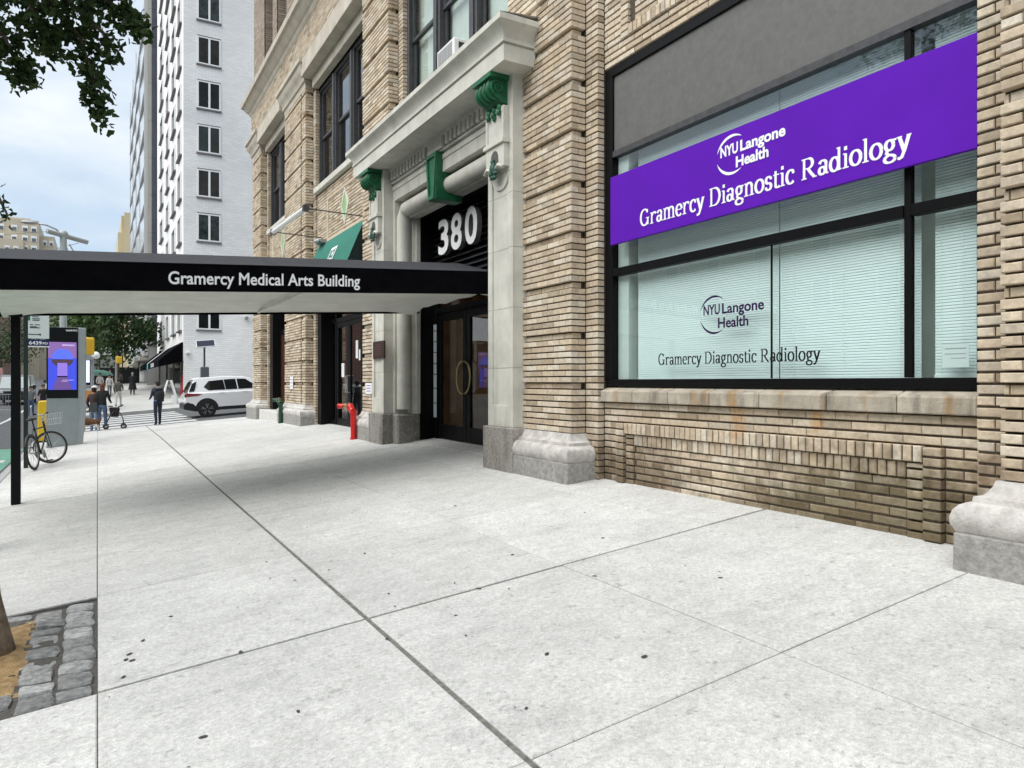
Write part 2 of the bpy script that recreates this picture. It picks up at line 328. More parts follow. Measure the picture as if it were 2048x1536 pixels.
# serif alphabet drawn with a broad pen ------------------------------------------------------------
TH, TN = .105, .04
def _rib(pts, out, idx, wfun):
    n = len(pts); L = []; Rr = []
    for i, p in enumerate(pts):
        a = pts[max(0, i - 1)]; b = pts[min(n - 1, i + 1)]; dx, dy = b[0] - a[0], b[1] - a[1]; l = math.hypot(dx, dy) or 1; dx /= l; dy /= l
        wd = wfun(abs(dy)) / 2; L.append((p[0] - dy * wd, p[1] + dx * wd)); Rr.append((p[0] + dy * wd, p[1] - dx * wd))
    for i in range(n - 1): out.append(([L[i], L[i + 1], Rr[i + 1], Rr[i]], idx))
def serif_glyphs():
    pen = lambda v: TN + (TH - TN) * v
    A = lambda cx, cy, rx, ry, a0, a1: ('p', [(cx + rx * math.cos(R(a0 + (a1 - a0) * k / 18)), cy + ry * math.sin(R(a0 + (a1 - a0) * k / 18))) for k in range(19)])
    V = lambda x, y0, y1: ('r', x - TH / 2, x + TH / 2, y0, y1)
    H = lambda x0, x1, y, t=TN: ('r', x0, x1, y - t / 2, y + t / 2)
    S = lambda x, y, h=.115: ('r', x - h, x + h, y - .02, y + .02)
    ln = lambda *p: ('p', list(p))
    g = {
        'G': ([A(.36, .35, .27, .335, 48, 325), V(.60, .02, .31), S(.58, .31), V(.56, .52, .66)], .76),
        'r': ([V(.12, 0, .45), S(.12, .02), H(.02, .12, .45), A(.28, .28, .15, .17, 35, 165)], .43),
        'a': ([A(.19, .135, .12, .115, 0, 360), V(.35, .03, .33), A(.22, .33, .135, .125, 0, 165), H(.35, .45, .03, .05)], .47),
        'm': ([V(.12, 0, .45), V(.40, 0, .33), V(.68, 0, .33), A(.26, .31, .14, .15, 0, 160), A(.54, .31, .14, .15, 0, 160), S(.12, .02), S(.40, .02), S(.68, .02), H(.02, .12, .45)], .81),
        'e': ([A(.24, .235, .175, .225, 8, 318), H(.08, .41, .255)], .46),
        'c': ([A(.24, .235, .175, .225, 42, 318), V(.36, .33, .42)], .43),
        'y': ([ln((.08, .45), (.24, .02)), ln((.40, .45), (.26, .06), (.16, -.14), (.06, -.18)), S(.08, .45, .09), S(.40, .45, .08), V(.07, -.20, -.12)], .47),
        'D': ([V(.14, 0, .68), H(.03, .34, .66), H(.03, .34, .02), A(.32, .34, .29, .32, -90, 90)], .72),
        'i': ([V(.12, 0, .45), S(.12, .02), H(.02, .12, .45), ('r', .06, .18, .56, .68)], .25),
        'g': ([A(.22, .30, .135, .145, 0, 360), A(.23, -.10, .18, .105, 0, 360), ln((.16, .18), (.12, .08), (.20, .02), (.34, .0)), H(.30, .46, .43, .06)], .48),
        'n': ([V(.12, 0, .45), V(.40, 0, .33), A(.26, .31, .14, .15, 0, 160), S(.12, .02), S(.40, .02), H(.02, .12, .45)], .53),
        'o': ([A(.25, .235, .19, .225, 0, 360)], .50),
        's': ([A(.19, .345, .115, .115, 45, 270), A(.19, .125, .125, .115, 90, -140), V(.31, .35, .44), V(.07, .03, .12)], .39),
        't': ([V(.14, .06, .58), A(.24, .10, .10, .085, 180, 330), H(.03, .31, .45)], .34),
        'R': ([V(.14, 0, .68), H(.03, .34, .66), H(.12, .34, .34), A(.32, .50, .18, .16, -90, 90), ln((.30, .34), (.44, .16), (.58, .02)), S(.14, .02), S(.60, .02, .08)], .71),
        'd': ([A(.22, .225, .165, .215, 0, 360), V(.40, 0, .72), H(.30, .40, .70), H(.40, .50, .03)], .54),
        'l': ([V(.12, 0, .72), S(.12, .02), H(.02, .12, .70)], .25), ' ': ([], .27)}
    return g, pen
def serif_text(s, bold=1.0):
    g, pen = serif_glyphs(); x = 0; vs = []; fs = []
    for ch in s:
        st, adv = g[ch]; out = []
        for k, q in enumerate(st):
            if q[0] == 'p': _rib(q[1], out, k, lambda v: pen(v) * bold)
            else: out.append(([(q[1], q[3]), (q[2], q[3]), (q[2], q[4]), (q[1], q[4])], k))
        for poly, k in out:
            o = len(vs); vs += [(p[0] + x, p[1], k * .0004) for p in poly]; fs.append(tuple(range(o, o + 4)))
        x += adv
    return vs, fs

# ------------------------------------------------------------------ ground
def lerp(a, b, t): return a + (b - a) * t
def clamp01(t): return max(0., min(1., t))
def sm(t): t = clamp01(t); return t * t * (3 - 2 * t)
def walk_z(x, y):                   # near sidewalk: falls to the kerb, flattens at the corner
    return x * lerp(.1, .07, sm((y - 20) / 7.5))
KERB_X = -1.62; CORNER_Y = 27.6; FAR_Y = 41.5
def rise(y): return .02 * (min(max(y, FAR_Y), 160) - FAR_Y)
def road_z(x, y):
    base = -.29
    return base + rise(y) + (max(0, x - KERB_X) * .075 if CORNER_Y - 1 < y < FAR_Y + 1 else 0)
def far_walk_z(x, y): return -.15 + .075 * (min(x, 8) - KERB_X) + rise(y) * 1.6

m_asph = mat('asphalt', (.060, .061, .063), .9, .0, 4, .5, 120, col2=(.105, .106, .108))
m_soil = mat('sandy soil', (.20, .125, .055), .95, .0, 16, .8, 60, col2=(.36, .25, .12))
m_mark = mat('white road paint', (.48, .48, .465), .8, .2, 12)
m_yel = mat('yellow road paint', (.62, .40, .06), .8, .2, 12)
m_lane = mat('green lane paint', (.11, .26, .19), .85, .25, 6)
m_joint = mat('joint filler', (.15, .146, .13), .95, .45, 30)
m_kerb = mat('granite kerb', (.34, .34, .33), .85, .15, 12, .3, 60)
m_ground = mat('ground', (.10, .10, .10), .95, .2, 2)

g = MB(); g.quad((-900, -500, -.75), (900, -500, -.75), (900, 1500, -.75), (-900, 1500, -.75))
tag(g.build('ground', m_ground), kind='structure')
# avenue and cross street as one stepped sheet
def sheet(name, x0, x1, ys, zf, m, nx=6):
    b = MB(); xs = [lerp(x0, x1, i / nx) for i in range(nx + 1)]
    vs = [(x, y, zf(x, y)) for y in ys for x in xs]; n = nx + 1
    b.add(vs, [(j * n + i, j * n + i + 1, (j + 1) * n + i + 1, (j + 1) * n + i) for j in range(len(ys) - 1) for i in range(nx)])
    return tag(b.build(name, m), kind='structure')
ysA = [-30, -10, 5, 15, 27.6, 30, 34, 38, 41.5, 46, 55, 70, 90, 120, 160, 300, 600]
sheet('avenue_road', -16, KERB_X, ysA, road_z, m_asph)
sheet('cross_street_road', KERB_X, 60, [CORNER_Y + .0, 30, 34, 38, FAR_Y], road_z, m_asph, 12)
def strip(name, x0, x1, y0, y1, m, lift=.004, n=8):
    b = MB(); ys = [lerp(y0, y1, k / n) for k in range(n + 1)]
    b.add([q for y in ys for q in ((x0, y, road_z(x0, y) + lift), (x1, y, road_z(x1, y) + lift))], [(2 * k, 2 * k + 1, 2 * k + 3, 2 * k + 2) for k in range(n)])
    return tag(b.build(name, m), kind='structure')
strip('bike_lane', -3.6, -1.78, -10, 24.5, m_lane)
strip('lane_edge_line', -3.85, -3.7, -10, 60, m_mark, .005)
strip('lane_edge_line', -5.3, -5.15, -10, 24, m_mark, .005)
strip('centre_line', -9.2, -9.08, 26, 90, m_yel, .005); strip('centre_line', -8.9, -8.78, 26, 90, m_yel, .005)
for k in range(5): strip('stop_bar', -3.55 + k * .36, -3.35 + k * .36, 20.4, 21.0, m_mark, .009, 1)
for k in range(9): strip('crosswalk_bar', -15.3 + k * 1.5, -14.8 + k * 1.5, 24.8, 27.2, m_mark, .006, 1)
for k in range(7):
    y = 28.6 + k * 1.8; strip('crosswalk_bar', -.9, 3.4, y, y + 1.0, m_mark, .008, 1)

# near sidewalk: slabs on a bed
JX = [-1.46, 0.0, 1.44, 2.88, 4.33, 5.6]
JY = [4.27 + 1.91 * k for k in range(-4, 13)]; JY = [y for y in JY if y < 27]; JY.append(CORNER_Y - .16)
xs = [JX[0] - .02, 0, 1.4, 2.8, 4.3, 7.5]
b = MB(); ysn = [-5, 0, 4.275, 6.17, 10, 15, 20, 22, 24, 26, CORNER_Y - .15]; n = len(xs)
b.add([(x, y, walk_z(x, y) - .011) for y in ysn for x in xs], [(j * n + i, j * n + i + 1, (j + 1) * n + i + 1, (j + 1) * n + i) for j in range(len(ysn) - 1) for i in range(n - 1) if not (i == 0 and j == 2)])
sidewalk = tag(b.build('sidewalk', m_joint), kind='structure')
PIT = (JX[0], 0.0, 4.27, 6.18)
def gapx(x): return {1.44: .015}.get(x, .003)
def gapy(y): return .015 if abs(y - 4.27) < .05 or abs((y - 4.27) / 1.91 % 4) < .02 or abs((y - 4.27) / 1.91 % 4 - 4) < .02 else .003
for i in range(len(JX) - 1):
    for j in range(len(JY) - 1):
        x0, x1, y0, y1 = JX[i], JX[i + 1], JY[j], JY[j + 1]
        if i == 0 and abs(y0 - 4.27) < .05: continue
        x0 += gapx(x0); x1 -= gapx(x1); y0 += gapy(y0); y1 -= gapy(y1); jz = rnd.uniform(-.0015, .0015)
        s = MB(); e = .006
        def Z(x, y, d=0): return walk_z(x, y) + d + jz
        top = [(x0 + e, y0 + e), (x1 - e, y0 + e), (x1 - e, y1 - e), (x0 + e, y1 - e)]; ed = [(x0, y0), (x1, y0), (x1, y1), (x0, y1)]
        s.add([(x, y, Z(x, y)) for x, y in top] + [(x, y, Z(x, y, -.004)) for x, y in ed] + [(x, y, Z(x, y, -.06)) for x, y in ed],
              [(0, 1, 2, 3)] + [(k, 4 + k, 4 + (k + 1) % 4, (k + 1) % 4) for k in range(4)] + [(4 + k, 8 + k, 8 + (k + 1) % 4, 4 + (k + 1) % 4) for k in range(4)])
        s.build('paving_slab', 'concrete', sidewalk)
# kerbs
k = MB()
for j in range(-3, 17):
    y0, y1 = j * 1.72, j * 1.72 + 1.71
    if y1 > CORNER_Y: continue
    kk = MB(); kk.add([(x, y, z) for y in (y0, y1) for x, z in ((KERB_X, -.5), (KERB_X + .15, -.5), (KERB_X + .155, walk_z(-1.46, y) - .001), (KERB_X + .01, walk_z(-1.46, y) - .004))],
                     [(0, 1, 2, 3), (4, 7, 6, 5), (0, 4, 5, 1), (1, 5, 6, 2), (2, 6, 7, 3), (3, 7, 4, 0)])
    kk.build('kerb_stone', m_kerb, sidewalk, bevel=.012)
kk = MB(); kk.add([(x, y, z) for x in (-1.6, 0, 2, 4, 5, 9) for y, z in ((CORNER_Y - .15, -.4), (CORNER_Y, -.4), (CORNER_Y, walk_z(x, 27.6) - .02), (CORNER_Y - .15, walk_z(x, 27.6) - .004))],
                  [(4 * q + a, 4 * q + (a + 1) % 4, 4 * q + 4 + (a + 1) % 4, 4 * q + 4 + a) for q in range(5) for a in range(4)] + [(0, 3, 2, 1), (20, 21, 22, 23)])
kk.build('kerb', m_kerb, sidewalk)
# far sidewalk across the cross street
b = MB(); ysf = [FAR_Y, FAR_Y + .15, 46, 55, 70, 90, 120, 160, 400]; xs = [KERB_X, KERB_X + .15, 1, 3, 5, 12, 60]; n = len(xs)
b.add([(x, y, far_walk_z(x, y)) for y in ysf for x in xs], [(j * n + i, j * n + i + 1, (j + 1) * n + i + 1, (j + 1) * n + i) for j in range(len(ysf) - 1) for i in range(n - 1)])
b.add([(x, FAR_Y, z) for x in xs for z in (-.5, far_walk_z(x, FAR_Y))], [(2 * i, 2 * i + 2, 2 * i + 3, 2 * i + 1) for i in range(n - 1)])
b.add([(KERB_X, y, z) for y in ysf for z in (-.5, far_walk_z(KERB_X, y))], [(2 * i, 2 * i + 2, 2 * i + 3, 2 * i + 1) for i in range(len(ysf) - 1)])
tag(b.build('far_sidewalk', mat('far concrete', (.40, .395, .37), .9, .1, 1.2)), kind='structure')
# opposite sidewalk
b = MB(); b.add([(x, y, -.14 + rise(y)) for y in ysA for x in (-24, -16)], [(2 * i, 2 * i + 1, 2 * i + 3, 2 * i + 2) for i in range(len(ysA) - 1)])
tag(b.build('opposite_sidewalk', 'concrete'), kind='structure')

# gum spots and leaf litter on the pavement
b = MB(); spots = [(1.42, 3.87, .02), (.24, 4.9, .02), (.42, 5.25, .018), (.16, 4.72, .025), (.14, 4.64, .022), (.17, 4.6, .03), (.12, 4.38, .02), (.70, 4.28, .022), (.4, 3.4, .03), (2.9, 3.9, .02), (3.45, 3.3, .02), (2.0, 3.1, .02), (2.35, 2.75, .025), (1.9, 5.7, .02), (2.3, 7.3, .02), (3.2, 6.7, .02), (1.2, 6.1, .014), (3.9, 5.4, .015), (.8, 3.35, .016), (2.2, 4.25, .025), (1.7, 4.6, .015), (2.75, 4.75, .02), (3.5, 4.6, .018)]
for k in range(70): spots.append((rnd.uniform(.05, 4.4), rnd.uniform(2.4, 14), rnd.uniform(.006, .014)))
for x, y, r in spots:
    r = min(r * .66, .0155)
    nn = 9; ph = rnd.random() * 6; vs = []
    for q in range(nn):
        a = q * 2 * math.pi / nn; rr = r * (1 + .3 * math.sin(2 * a + ph) + rnd.uniform(-.15, .15)); px, py = x + rr * math.cos(a), y + rr * math.sin(a) * 1.15
        vs.append((px, py, walk_z(px, py) + .0035))
    b.add(vs, [tuple(range(nn))])
tag(b.build('gum_spots', mat('old chewing gum', (.05, .048, .045), .8)), 'dark trodden gum spots scattered over the pavement', 'gum', kind='stuff')

# ------------------------------------------------------------------ the brick building
XP, XS, XW = 4.70, 4.90, 4.99
C = .0731                      # course height
BLD = thing('brick_building', (4.7, 10, .45), 'tan brick building with grooved piers, stone doorway and large shop window beside the sidewalk', 'building')
fxd, fyd = math.sin(YAW), math.cos(YAW)
def proj(x, y, z):
    wz = x * fxd + y * fyd
    if wz < .3: return None
    return 1024 + 1433 * (x * fyd - y * fxd) / wz, 768 - 1433 * (z - CAM_H) / wz, wz
BR = []                        # every brick: (x0, x1, y0, y1, z0, z1)
def ok(x, y, z):
    p = proj(x, y, z); return p and -120 < p[0] < 2300 and -130 < p[1] < 1560
def put(x0, x1, y0, y1, z0, z1):
    if y1 - y0 < .02 or x1 - x0 < .015 or not ok(x0, (y0 + y1) / 2, (z0 + z1) / 2): return
    if z1 < walk_z(x0, y0) - .01 or z1 - z0 < .02: return
    j = rnd.uniform(-.0025, .0025)
    BR.append((x0 + j, x1, y0, y1, z0, z1))
def courses(z0, z1):
    k = 0; z = z0
    while z < z1 - .03: yield k, z + .0078, min(z + C, z1) - .0078; z += C; k += 1
def wall_run(X, y0, y1, z0, z1, L=.25, th=.05, ph=0):
    for k, a, c in courses(z0, z1):
        y = y0 - (L / 2 if (k + ph) % 2 else 0)
        while y < y1 - .01:
            put(X, X + th, max(y, y0) + .004, min(y + L, y1) - .004, a, c); y += L
def rowlock(X, y0, y1, z0, z1, th=.06, wd=C):
    n = max(1, round((y1 - y0) / wd)); s = (y1 - y0) / n
    for k in range(n):
        put(X + rnd.uniform(-.004, .004), X + th, y0 + k * s + .006, y0 + (k + 1) * s - .006, z0 + .005, z1 - .005)
def strip_col(y0, y1, z0, z1, X=XS, back=XW, near=True):
    for k, a, c in courses(z0, z1):
        ymid = (y0 + y1) / 2
        if k % 2: put(X, back, y0, y1 - .005, a, c)
        else: put(X, back, y0, ymid - .004, a, c); put(X, back, ymid + .004, y1 - .005, a, c)
def pier(y0, y1, z0, z1, X=XP, back=XS, L=.25, ylo=None):
    k = 0; z = z0
    while z < z1 - .02:
        a, c = z + .0078, min(z + C, z1) - .0078; rec = k % 8 == 7; d = .045 if rec else 0; yy = y0 + d; xx = X + d
        if rec:
            y = yy + .17; put(xx, back - .03, yy, y - .008, a, c)
            while y < y1 - .03: put(xx, xx + .06, y, min(y + L, y1) - .008, a, c); y += L
        elif k % 2:
            put(xx, back, yy, yy + .12 - .004, a, c); y = yy + .12 + .004
            while y < y1 - .02: put(xx, xx + .08, y, min(y + L, y1) - .008, a, c); y += L
        else:
            put(xx, xx + .095, yy, yy + L - .004, a, c); put(xx + .103, back, yy, yy + .1, a, c); y = yy + L + .004
            while y < y1 - .02: put(xx, xx + .08, y, min(y + L, y1) - .008, a, c); y += L
        z += C; k += 1
core = MB()
def cbox(*a): core.box(*a)
PIERS = [(.77, 2.27), (6.77, 8.25), (12.75, 14.25), (24.86, 26.3)]
Z0 = 1.004; ZC = 9.43
for y0, y1 in PIERS:
    pier(y0, y1, Z0, ZC); cbox(XP + .06, 5.3, y0 + .06, y1 - .01, .1, ZC); cbox(XS + .014, 5.3, y0 - .22, y1 + .22, .1, ZC)
pier(18.90, 19.30, Z0, ZC); pier(19.42, 21.3, Z0, ZC); cbox(XP + .06, 5.3, 18.96, 21.29, .1, ZC); cbox(XS + .014, 5.3, 18.68, 21.51, .1, ZC)
for y0, y1, zb in ((2.275, 2.50, .3), (6.535, 6.765, .3), (8.255, 8.48, 6.0), (12.52, 12.745, 6.0), (14.255, 14.48, .3), (18.665, 18.895, .3), (21.305, 21.53, .3), (24.625, 24.855, .3), (.53, .765, .3)):
    strip_col(y0, y1, zb if zb > 1 else Z0 - C * 10, 9.2)
# bay with the shop window -------------------------------------------------
wy0, wy1 = 2.50, 6.53; zR1 = 1.375 - 3 * C - .12
cbox(XW + .018, 5.25, wy0, wy1, .1, 1.44); cbox(XW - .03, XW + .017, 6.155, 6.26, .1, 1.1); cbox(XW - .03, XW + .017, 2.76, 2.865, .1, 1.1); cbox(XW - .028, XW + .017, 2.89, 6.13, zR1 + .01, zR1 + .11); cbox(XW + .018, 5.3, wy0, wy1, 5.131, 9.3)
wall_run(XW, wy0, wy1, 1.375 - 3 * C, 1.375, L=.27)
zt = 1.375 - 3 * C; zr1 = zt - .12; zr2 = zr1 - .12
wall_run(XW, 6.275, wy1, zt - 10 * C, zt, L=.26); wall_run(XW, wy0, 2.745, zt - 10 * C, zt, L=.25)
for a, c_ in ((6.145, 6.27), (2.75, 2.875)):
    for k, za, zb in courses(zt - 10 * C, zt): put(XW - .045, XW + .02, a, c_, za, zb)
rowlock(XW - .042, 2.88, 6.14, zr1, zt, .065)
for a, c_ in ((6.01, 6.135), (2.885, 3.005)):
    for k, za, zb in courses(zr2 - 7 * C, zr1): put(XW - .012, XW + .02, a, c_, za, zb)
rowlock(XW - .012, 3.01, 6.005, zr2, zr1)
wall_run(XW + .006, 3.01, 6.005, zr2 - 7 * C, zr2, L=.27, th=.02)
zu = 5.135
wall_run(XW, wy0, wy1, zu, zu + 3 * C, L=.27); zv = zu + 3 * C
wall_run(XW, 6.22, wy1, zv, 6.6, L=.25); wall_run(XW, wy0, 2.8, zv, 6.6)
for k, za, zb in courses(zv, 6.6): put(XW - .02, XW + .02, 6.09, 6.215, za, zb); put(XW - .02, XW + .02, 2.81, 2.93, za, zb)
rowlock(XW - .025, 2.94, 6.08, zv, zv + .12); wall_run(XW + .002, 2.94, 6.0, zv + .12, 6.6, L=.27, th=.02)
# bays 2 and 3 walls ---------------------------------------------------------
for a, c_, zb in ((14.49, 18.66, 4.45), (21.54, 24.62, 4.2)):
    cbox(4.962, 5.3, a, c_, zb, 6.45); wall_run(4.945, a, c_, zb, 6.45)
    cbox(4.962, 5.3, a, c_, 9.2, ZC)
cbox(4.962, 5.3, 8.49, 12.51, 6.05, 6.62); cbox(4.962, 5.3, 8.49, 12.51, 9.2, ZC); cbox(4.962, 5.3, 2.5, 6.53, 9.2, ZC)
# frieze and third floor -------------------------------------------------------
cbox(4.675, 5.3, .5, 26.28, 9.94, 11.4); wall_run(4.66, 13, 26.29, 9.97, 10.85)
cbox(4.765, 5.3, .5, 21.3, 11.4, 16.5); cbox(4.765, 5.3, 24.5, 26.28, 11.4, 16.5); cbox(4.765, 5.3, 22.6, 23.2, 11.4, 16.5); cbox(4.765, 5.3, 21.3, 24.5, 14.7, 16.5)
for a, c_ in ((15, 21.3), (24.5, 26.29), (22.6, 23.2)): wall_run(4.75, a, c_, 11.4, 16, L=.25)
wall_run(4.75, 21.3, 22.6, 14.7, 16); wall_run(4.75, 23.2, 24.5, 14.7, 16)
for y in (24.5, 22.6):            # brick reveals of the third floor windows
    for k, za, zb in courses(11.4, 14.7): put(4.8, 5.05, y - .03, y, za, zb)
# body behind the facade
cbox(5.3, 18, 26.0, 26.28, .1, 16.5); cbox(5.3, 18, -6, -5.7, .1, 16.5); cbox(5.0, 5.3, -6, .53, .1, 16.5); cbox(5.3, 18, -6, 26.28, 16.5, 16.8); cbox(17.7, 18, -6, 26.28, .1, 16.5)
core.build('wall', 'mortar', BLD)

# choose the 300 bricks that show largest; the rest are one mass
def area(b):
    ps = [proj(b[0], y, z) for y, z in ((b[2], b[4]), (b[3], b[4]), (b[3], b[5]), (b[2], b[5]))]
    if any(p is None for p in ps): return 0
    cx = sum(p[0] for p in ps) / 4; cy = sum(p[1] for p in ps) / 4
    if not (5 < cx < 2043 and 5 < cy < 1531): return 0
    return abs(sum(ps[i][0] * ps[(i + 1) % 4][1] - ps[(i + 1) % 4][0] * ps[i][1] for i in range(4))) / 2
BR.sort(key=area, reverse=True)
def brick_geo(dx, dy, dz, c=.004, jit=0):
    c = min(c, dy * .2, dz * .2)
    v = [(c if 0 else 0, 0, 0)]
    ring = lambda x, e: [(x, e, e), (x, dy - e, e), (x, dy - e, dz - e), (x, e, dz - e)]
    v = ring(0, c) + ring(c, 0) + ring(dx, 0)
    v[4:8] = [(c, 0, 0), (c, dy, 0), (c, dy, dz), (c, 0, dz)]
    f = [(0, 3, 2, 1)] + [(i, (i + 1) % 4, 4 + (i + 1) % 4, 4 + i) for i in range(4)] + [(4 + i, 4 + (i + 1) % 4, 8 + (i + 1) % 4, 8 + i) for i in range(4)]
    return v, f
cache = {}
off = Vector(PW[BLD.name])
for b_ in BR[:300]:
    key = tuple(round(q / .004) for q in (b_[1] - b_[0], b_[3] - b_[2], b_[5] - b_[4]))
    if key not in cache:
        v, f = brick_geo(*(q * .004 for q in key), c=.006)
        me = bpy.data.meshes.new('brick'); me.from_pydata(v, [], f); me.materials.append(M['brick']); cache[key] = me
        bm = bmesh.new(); bm.from_mesh(me); bmesh.ops.recalc_face_normals(bm, faces=bm.faces); bm.to_mesh(me); bm.free()
    o = bpy.data.objects.new('brick', cache[key]); COL.objects.link(o); o.parent = BLD
    o.location = Vector((b_[0], b_[2], b_[4])) - off
    o.rotation_euler = (rnd.uniform(-.004, .004), 0, rnd.uniform(-.006, .006))
brick_mat('mottled upper brick', [(.26, .20, .16), (.42, .34, .27), (.34, .27, .21), (.48, .41, .33), (.30, .24, .19), (.43, .35, .28)], False); M['brick2'] = MATS['mottled upper brick']
mb = MB(); mu_ = MB()
for b_ in BR[300:]:
    v, f = brick_geo(b_[1] - b_[0], b_[3] - b_[2], b_[5] - b_[4])
    (mu_ if b_[4] > 11.35 else mb).add([(b_[0] + p[0], b_[2] + p[1], b_[4] + p[2]) for p in v], f)
tag(mb.build('brick_courses', 'brick', BLD), kind='stuff'); tag(mu_.build('upper_brick_courses', 'brick2', BLD), 'darker mottled brick of the third storey', kind='stuff')

# stone work ---------------------------------------------------------------------
def arc(cx, cz, r, a0, a1, n=6): return [(cx + r * math.cos(R(lerp(a0, a1, k / n))), cz + r * math.sin(R(lerp(a0, a1, k / n)))) for k in range(n + 1)]
for y0, y1 in [(.77, 2.27), (6.77, 7.84), (13.25, 14.25), (18.9, 21.3), (24.86, 26.3)]:
    s = MB()
    s.course(XP, y0, y1, [(.175, .0), (.175, .685)], 4.98); s.build('base_block', 'baseb', BLD, bevel=.012)
    s = MB()
    s.course(XP, y0, y1, [(.15, .675), (.165, .695), (.185, .735), (.188, .775), (.175, .82), (.15, .852), (.12, .868), (.10, .87), (.095, .905), (.06, .91), (.04, .935), (.02, .97), (.01, Z0)], 4.98)
    s.build('base_moulding', 'base', BLD, smooth=50)
    s = MB()
    if y1 != 7.84 and y0 != 13.25:
        s.course(XP, y0, y1, [(.0, ZC - .15), (.01, ZC), (.05, ZC + .02), (.06, ZC + .12), (.10, ZC + .20), (.16, ZC + .28), (.17, ZC + .40), (.22, ZC + .42), (.22, ZC + .52)], 4.98); s.build('pier_cap', 'upstone', BLD, smooth=40)
for y0, y1 in ((6.77, 8.25), (12.75, 14.25)):
    s = MB(); s.course(XP, y0, y1, [(.0, ZC - .15), (.01, ZC), (.05, ZC + .02), (.06, ZC + .12), (.10, ZC + .20), (.16, ZC + .28), (.17, ZC + .40), (.22, ZC + .42), (.22, ZC + .52)], 4.98); s.build('pier_cap', 'upstone', BLD, smooth=40)
for y0, y1 in ((2.3, 6.73), (8.3, 12.7), (14.3, 18.86), (21.36, 24.82)):      # second floor lintels
    s = MB(); s.box(4.80, 5.25, y0 + .24, y1 - .24, 9.2, 9.48); s.box(4.56, 5.25, y0 + .05, y1 - .05, 9.49, 9.93); s.build('lintel', 'upstone', BLD, bevel=.01)
s = MB(); s.course(4.66, .5, 26.29, [(.0, 10.84), (.04, 10.88), (.07, 10.96), (.12, 11.0), (.2, 11.1), (.24, 11.16), (.30, 11.18), (.31, 11.34), (.1, 11.40)], 5.2); s.build('belt_course', 'upstone', BLD, smooth=30)
for y0, y1 in ((14.5, 18.65), (21.55, 24.61), (8.5, 12.5), (2.52, 6.51)):
    s = MB(); s.box(4.84, 5.25, y0, y1, 6.46, 6.60); s.build('window_sill', 'lime', BLD, bevel=.008)
# shop window sill stones
ys = [2.505, 3.05, 3.62, 4.28, 4.86, 5.42, 5.97, 6.525]
for a, c_ in zip(ys, ys[1:]):
    s = MB(); s.add([(x, y, z) for y in (a + .004, c_ - .004) for x, z in ((4.925, 1.378), (4.925, 1.50), (5.05, 1.545), (5.05, 1.378))], [(0, 1, 2, 3), (4, 7, 6, 5), (0, 4, 5, 1), (1, 5, 6, 2), (2, 6, 7, 3), (3, 7, 4, 0)])
    s.build('sill_stone', 'stone', BLD, bevel=.008)
# decorative diamonds
for yc, zc, X in ((16.25, 5.68, 4.93), (22.62, 5.9, 4.93)):
    s = MB()
    for hw, hz, x in ((.30, .46, X),):
        P = [(yc, zc - hz), (yc + hw, zc), (yc, zc + hz), (yc - hw, zc)]; Q = [(yc, zc - .31), (yc + .19, zc), (yc, zc + .31), (yc - .19, zc)]
        s.add([(x, *p) for p in P] + [(x, *p) for p in Q] + [(x + .05, *p) for p in P] + [(x + .05, *q) for q in Q],
              [(i, (i + 1) % 4, 4 + (i + 1) % 4, 4 + i) for i in range(4)] + [(i, 8 + i, 8 + (i + 1) % 4, (i + 1) % 4) for i in range(4)] + [(4 + i, 4 + (i + 1) % 4, 12 + (i + 1) % 4, 12 + i) for i in range(4)])
    d = sub(s.build('diamond_border', 'lime', BLD))
    s = MB(); s.add([(X + .008, *q) for q in Q], [(0, 1, 2, 3)]); s.build('tile', 'ltgreen', d)
    # raised panel border round it
    s = MB(); y0, y1 = yc - 1.35, yc + 1.35
    if yc > 20: y0, y1 = yc - .85, yc + 1.35
    s.box(4.93, 4.96, y0, y1, zc + .42, zc + .50); s.box(4.93, 4.96, y0, y1, zc - .62, zc - .54); s.box(4.93, 4.96, y1, y1 + .1, zc - .62, zc + .5); s.box(4.93, 4.96, y0 - .1, y0, zc - .62, zc + .5)
    s.build('panel_border', 'brick', BLD)

# shop window ------------------------------------------------------------------------
fr = MB(); X0, X1 = 5.005, 5.09
fr.box(X0, X1, wy0 + .005, wy1 - .005, 1.55, 1.63); fr.box(X0, X1, wy0 + .005, wy1 - .005, 5.03, 5.13)
fr.box(X0 - .005, X1 + .0, wy1 - .13, wy1 - .005, 1.631, 5.029); fr.box(X0, X1, wy0 + .005, wy0 + .05, 1.631, 5.029)
fr.box(X0 + .015, X1 - .02, 2.998, 3.05, 1.631, 4.12)
fr.box(X0 + .001, X1 - .002, wy0 + .05, 2.997, 2.785, 2.865); fr.box(X0 + .001, X1 - .002, 3.051, wy1 - .131, 2.785, 2.87)
WIN = sub(fr.build('window', 'black', BLD, bevel=.004))
s = MB(); s.box(X0 + .002, X1, wy0 + .051, wy1 - .131, 4.121, 4.185); s.build('frame_bar', 'dgrey', WIN)
s = MB(); s.box(5.03, 5.06, wy0 + .051, wy1 - .131, 4.19, 5.028); s.build('spandrel_panel', 'grey', WIN)
for a, c_ in ((wy0 + .05, 2.998), (3.05, wy1 - .131)):
    for za, zb in ((1.631, 2.785), (2.87, 4.12)):
        s = MB(); s.quad((5.05, a, za), (5.05, c_, za), (5.05, c_, zb), (5.05, a, zb)); s.build('pane', 'glass', WIN)
s = MB(); s.box(5.042, 5.058, 4.237, 4.247, 1.632, 2.784); s.build('glass_joint', 'black', WIN)
s = MB(); s.box(5.02, 5.035, wy1 - .128, wy1 - .12, 1.7, 5.0); s.build('seal', 'black', WIN)
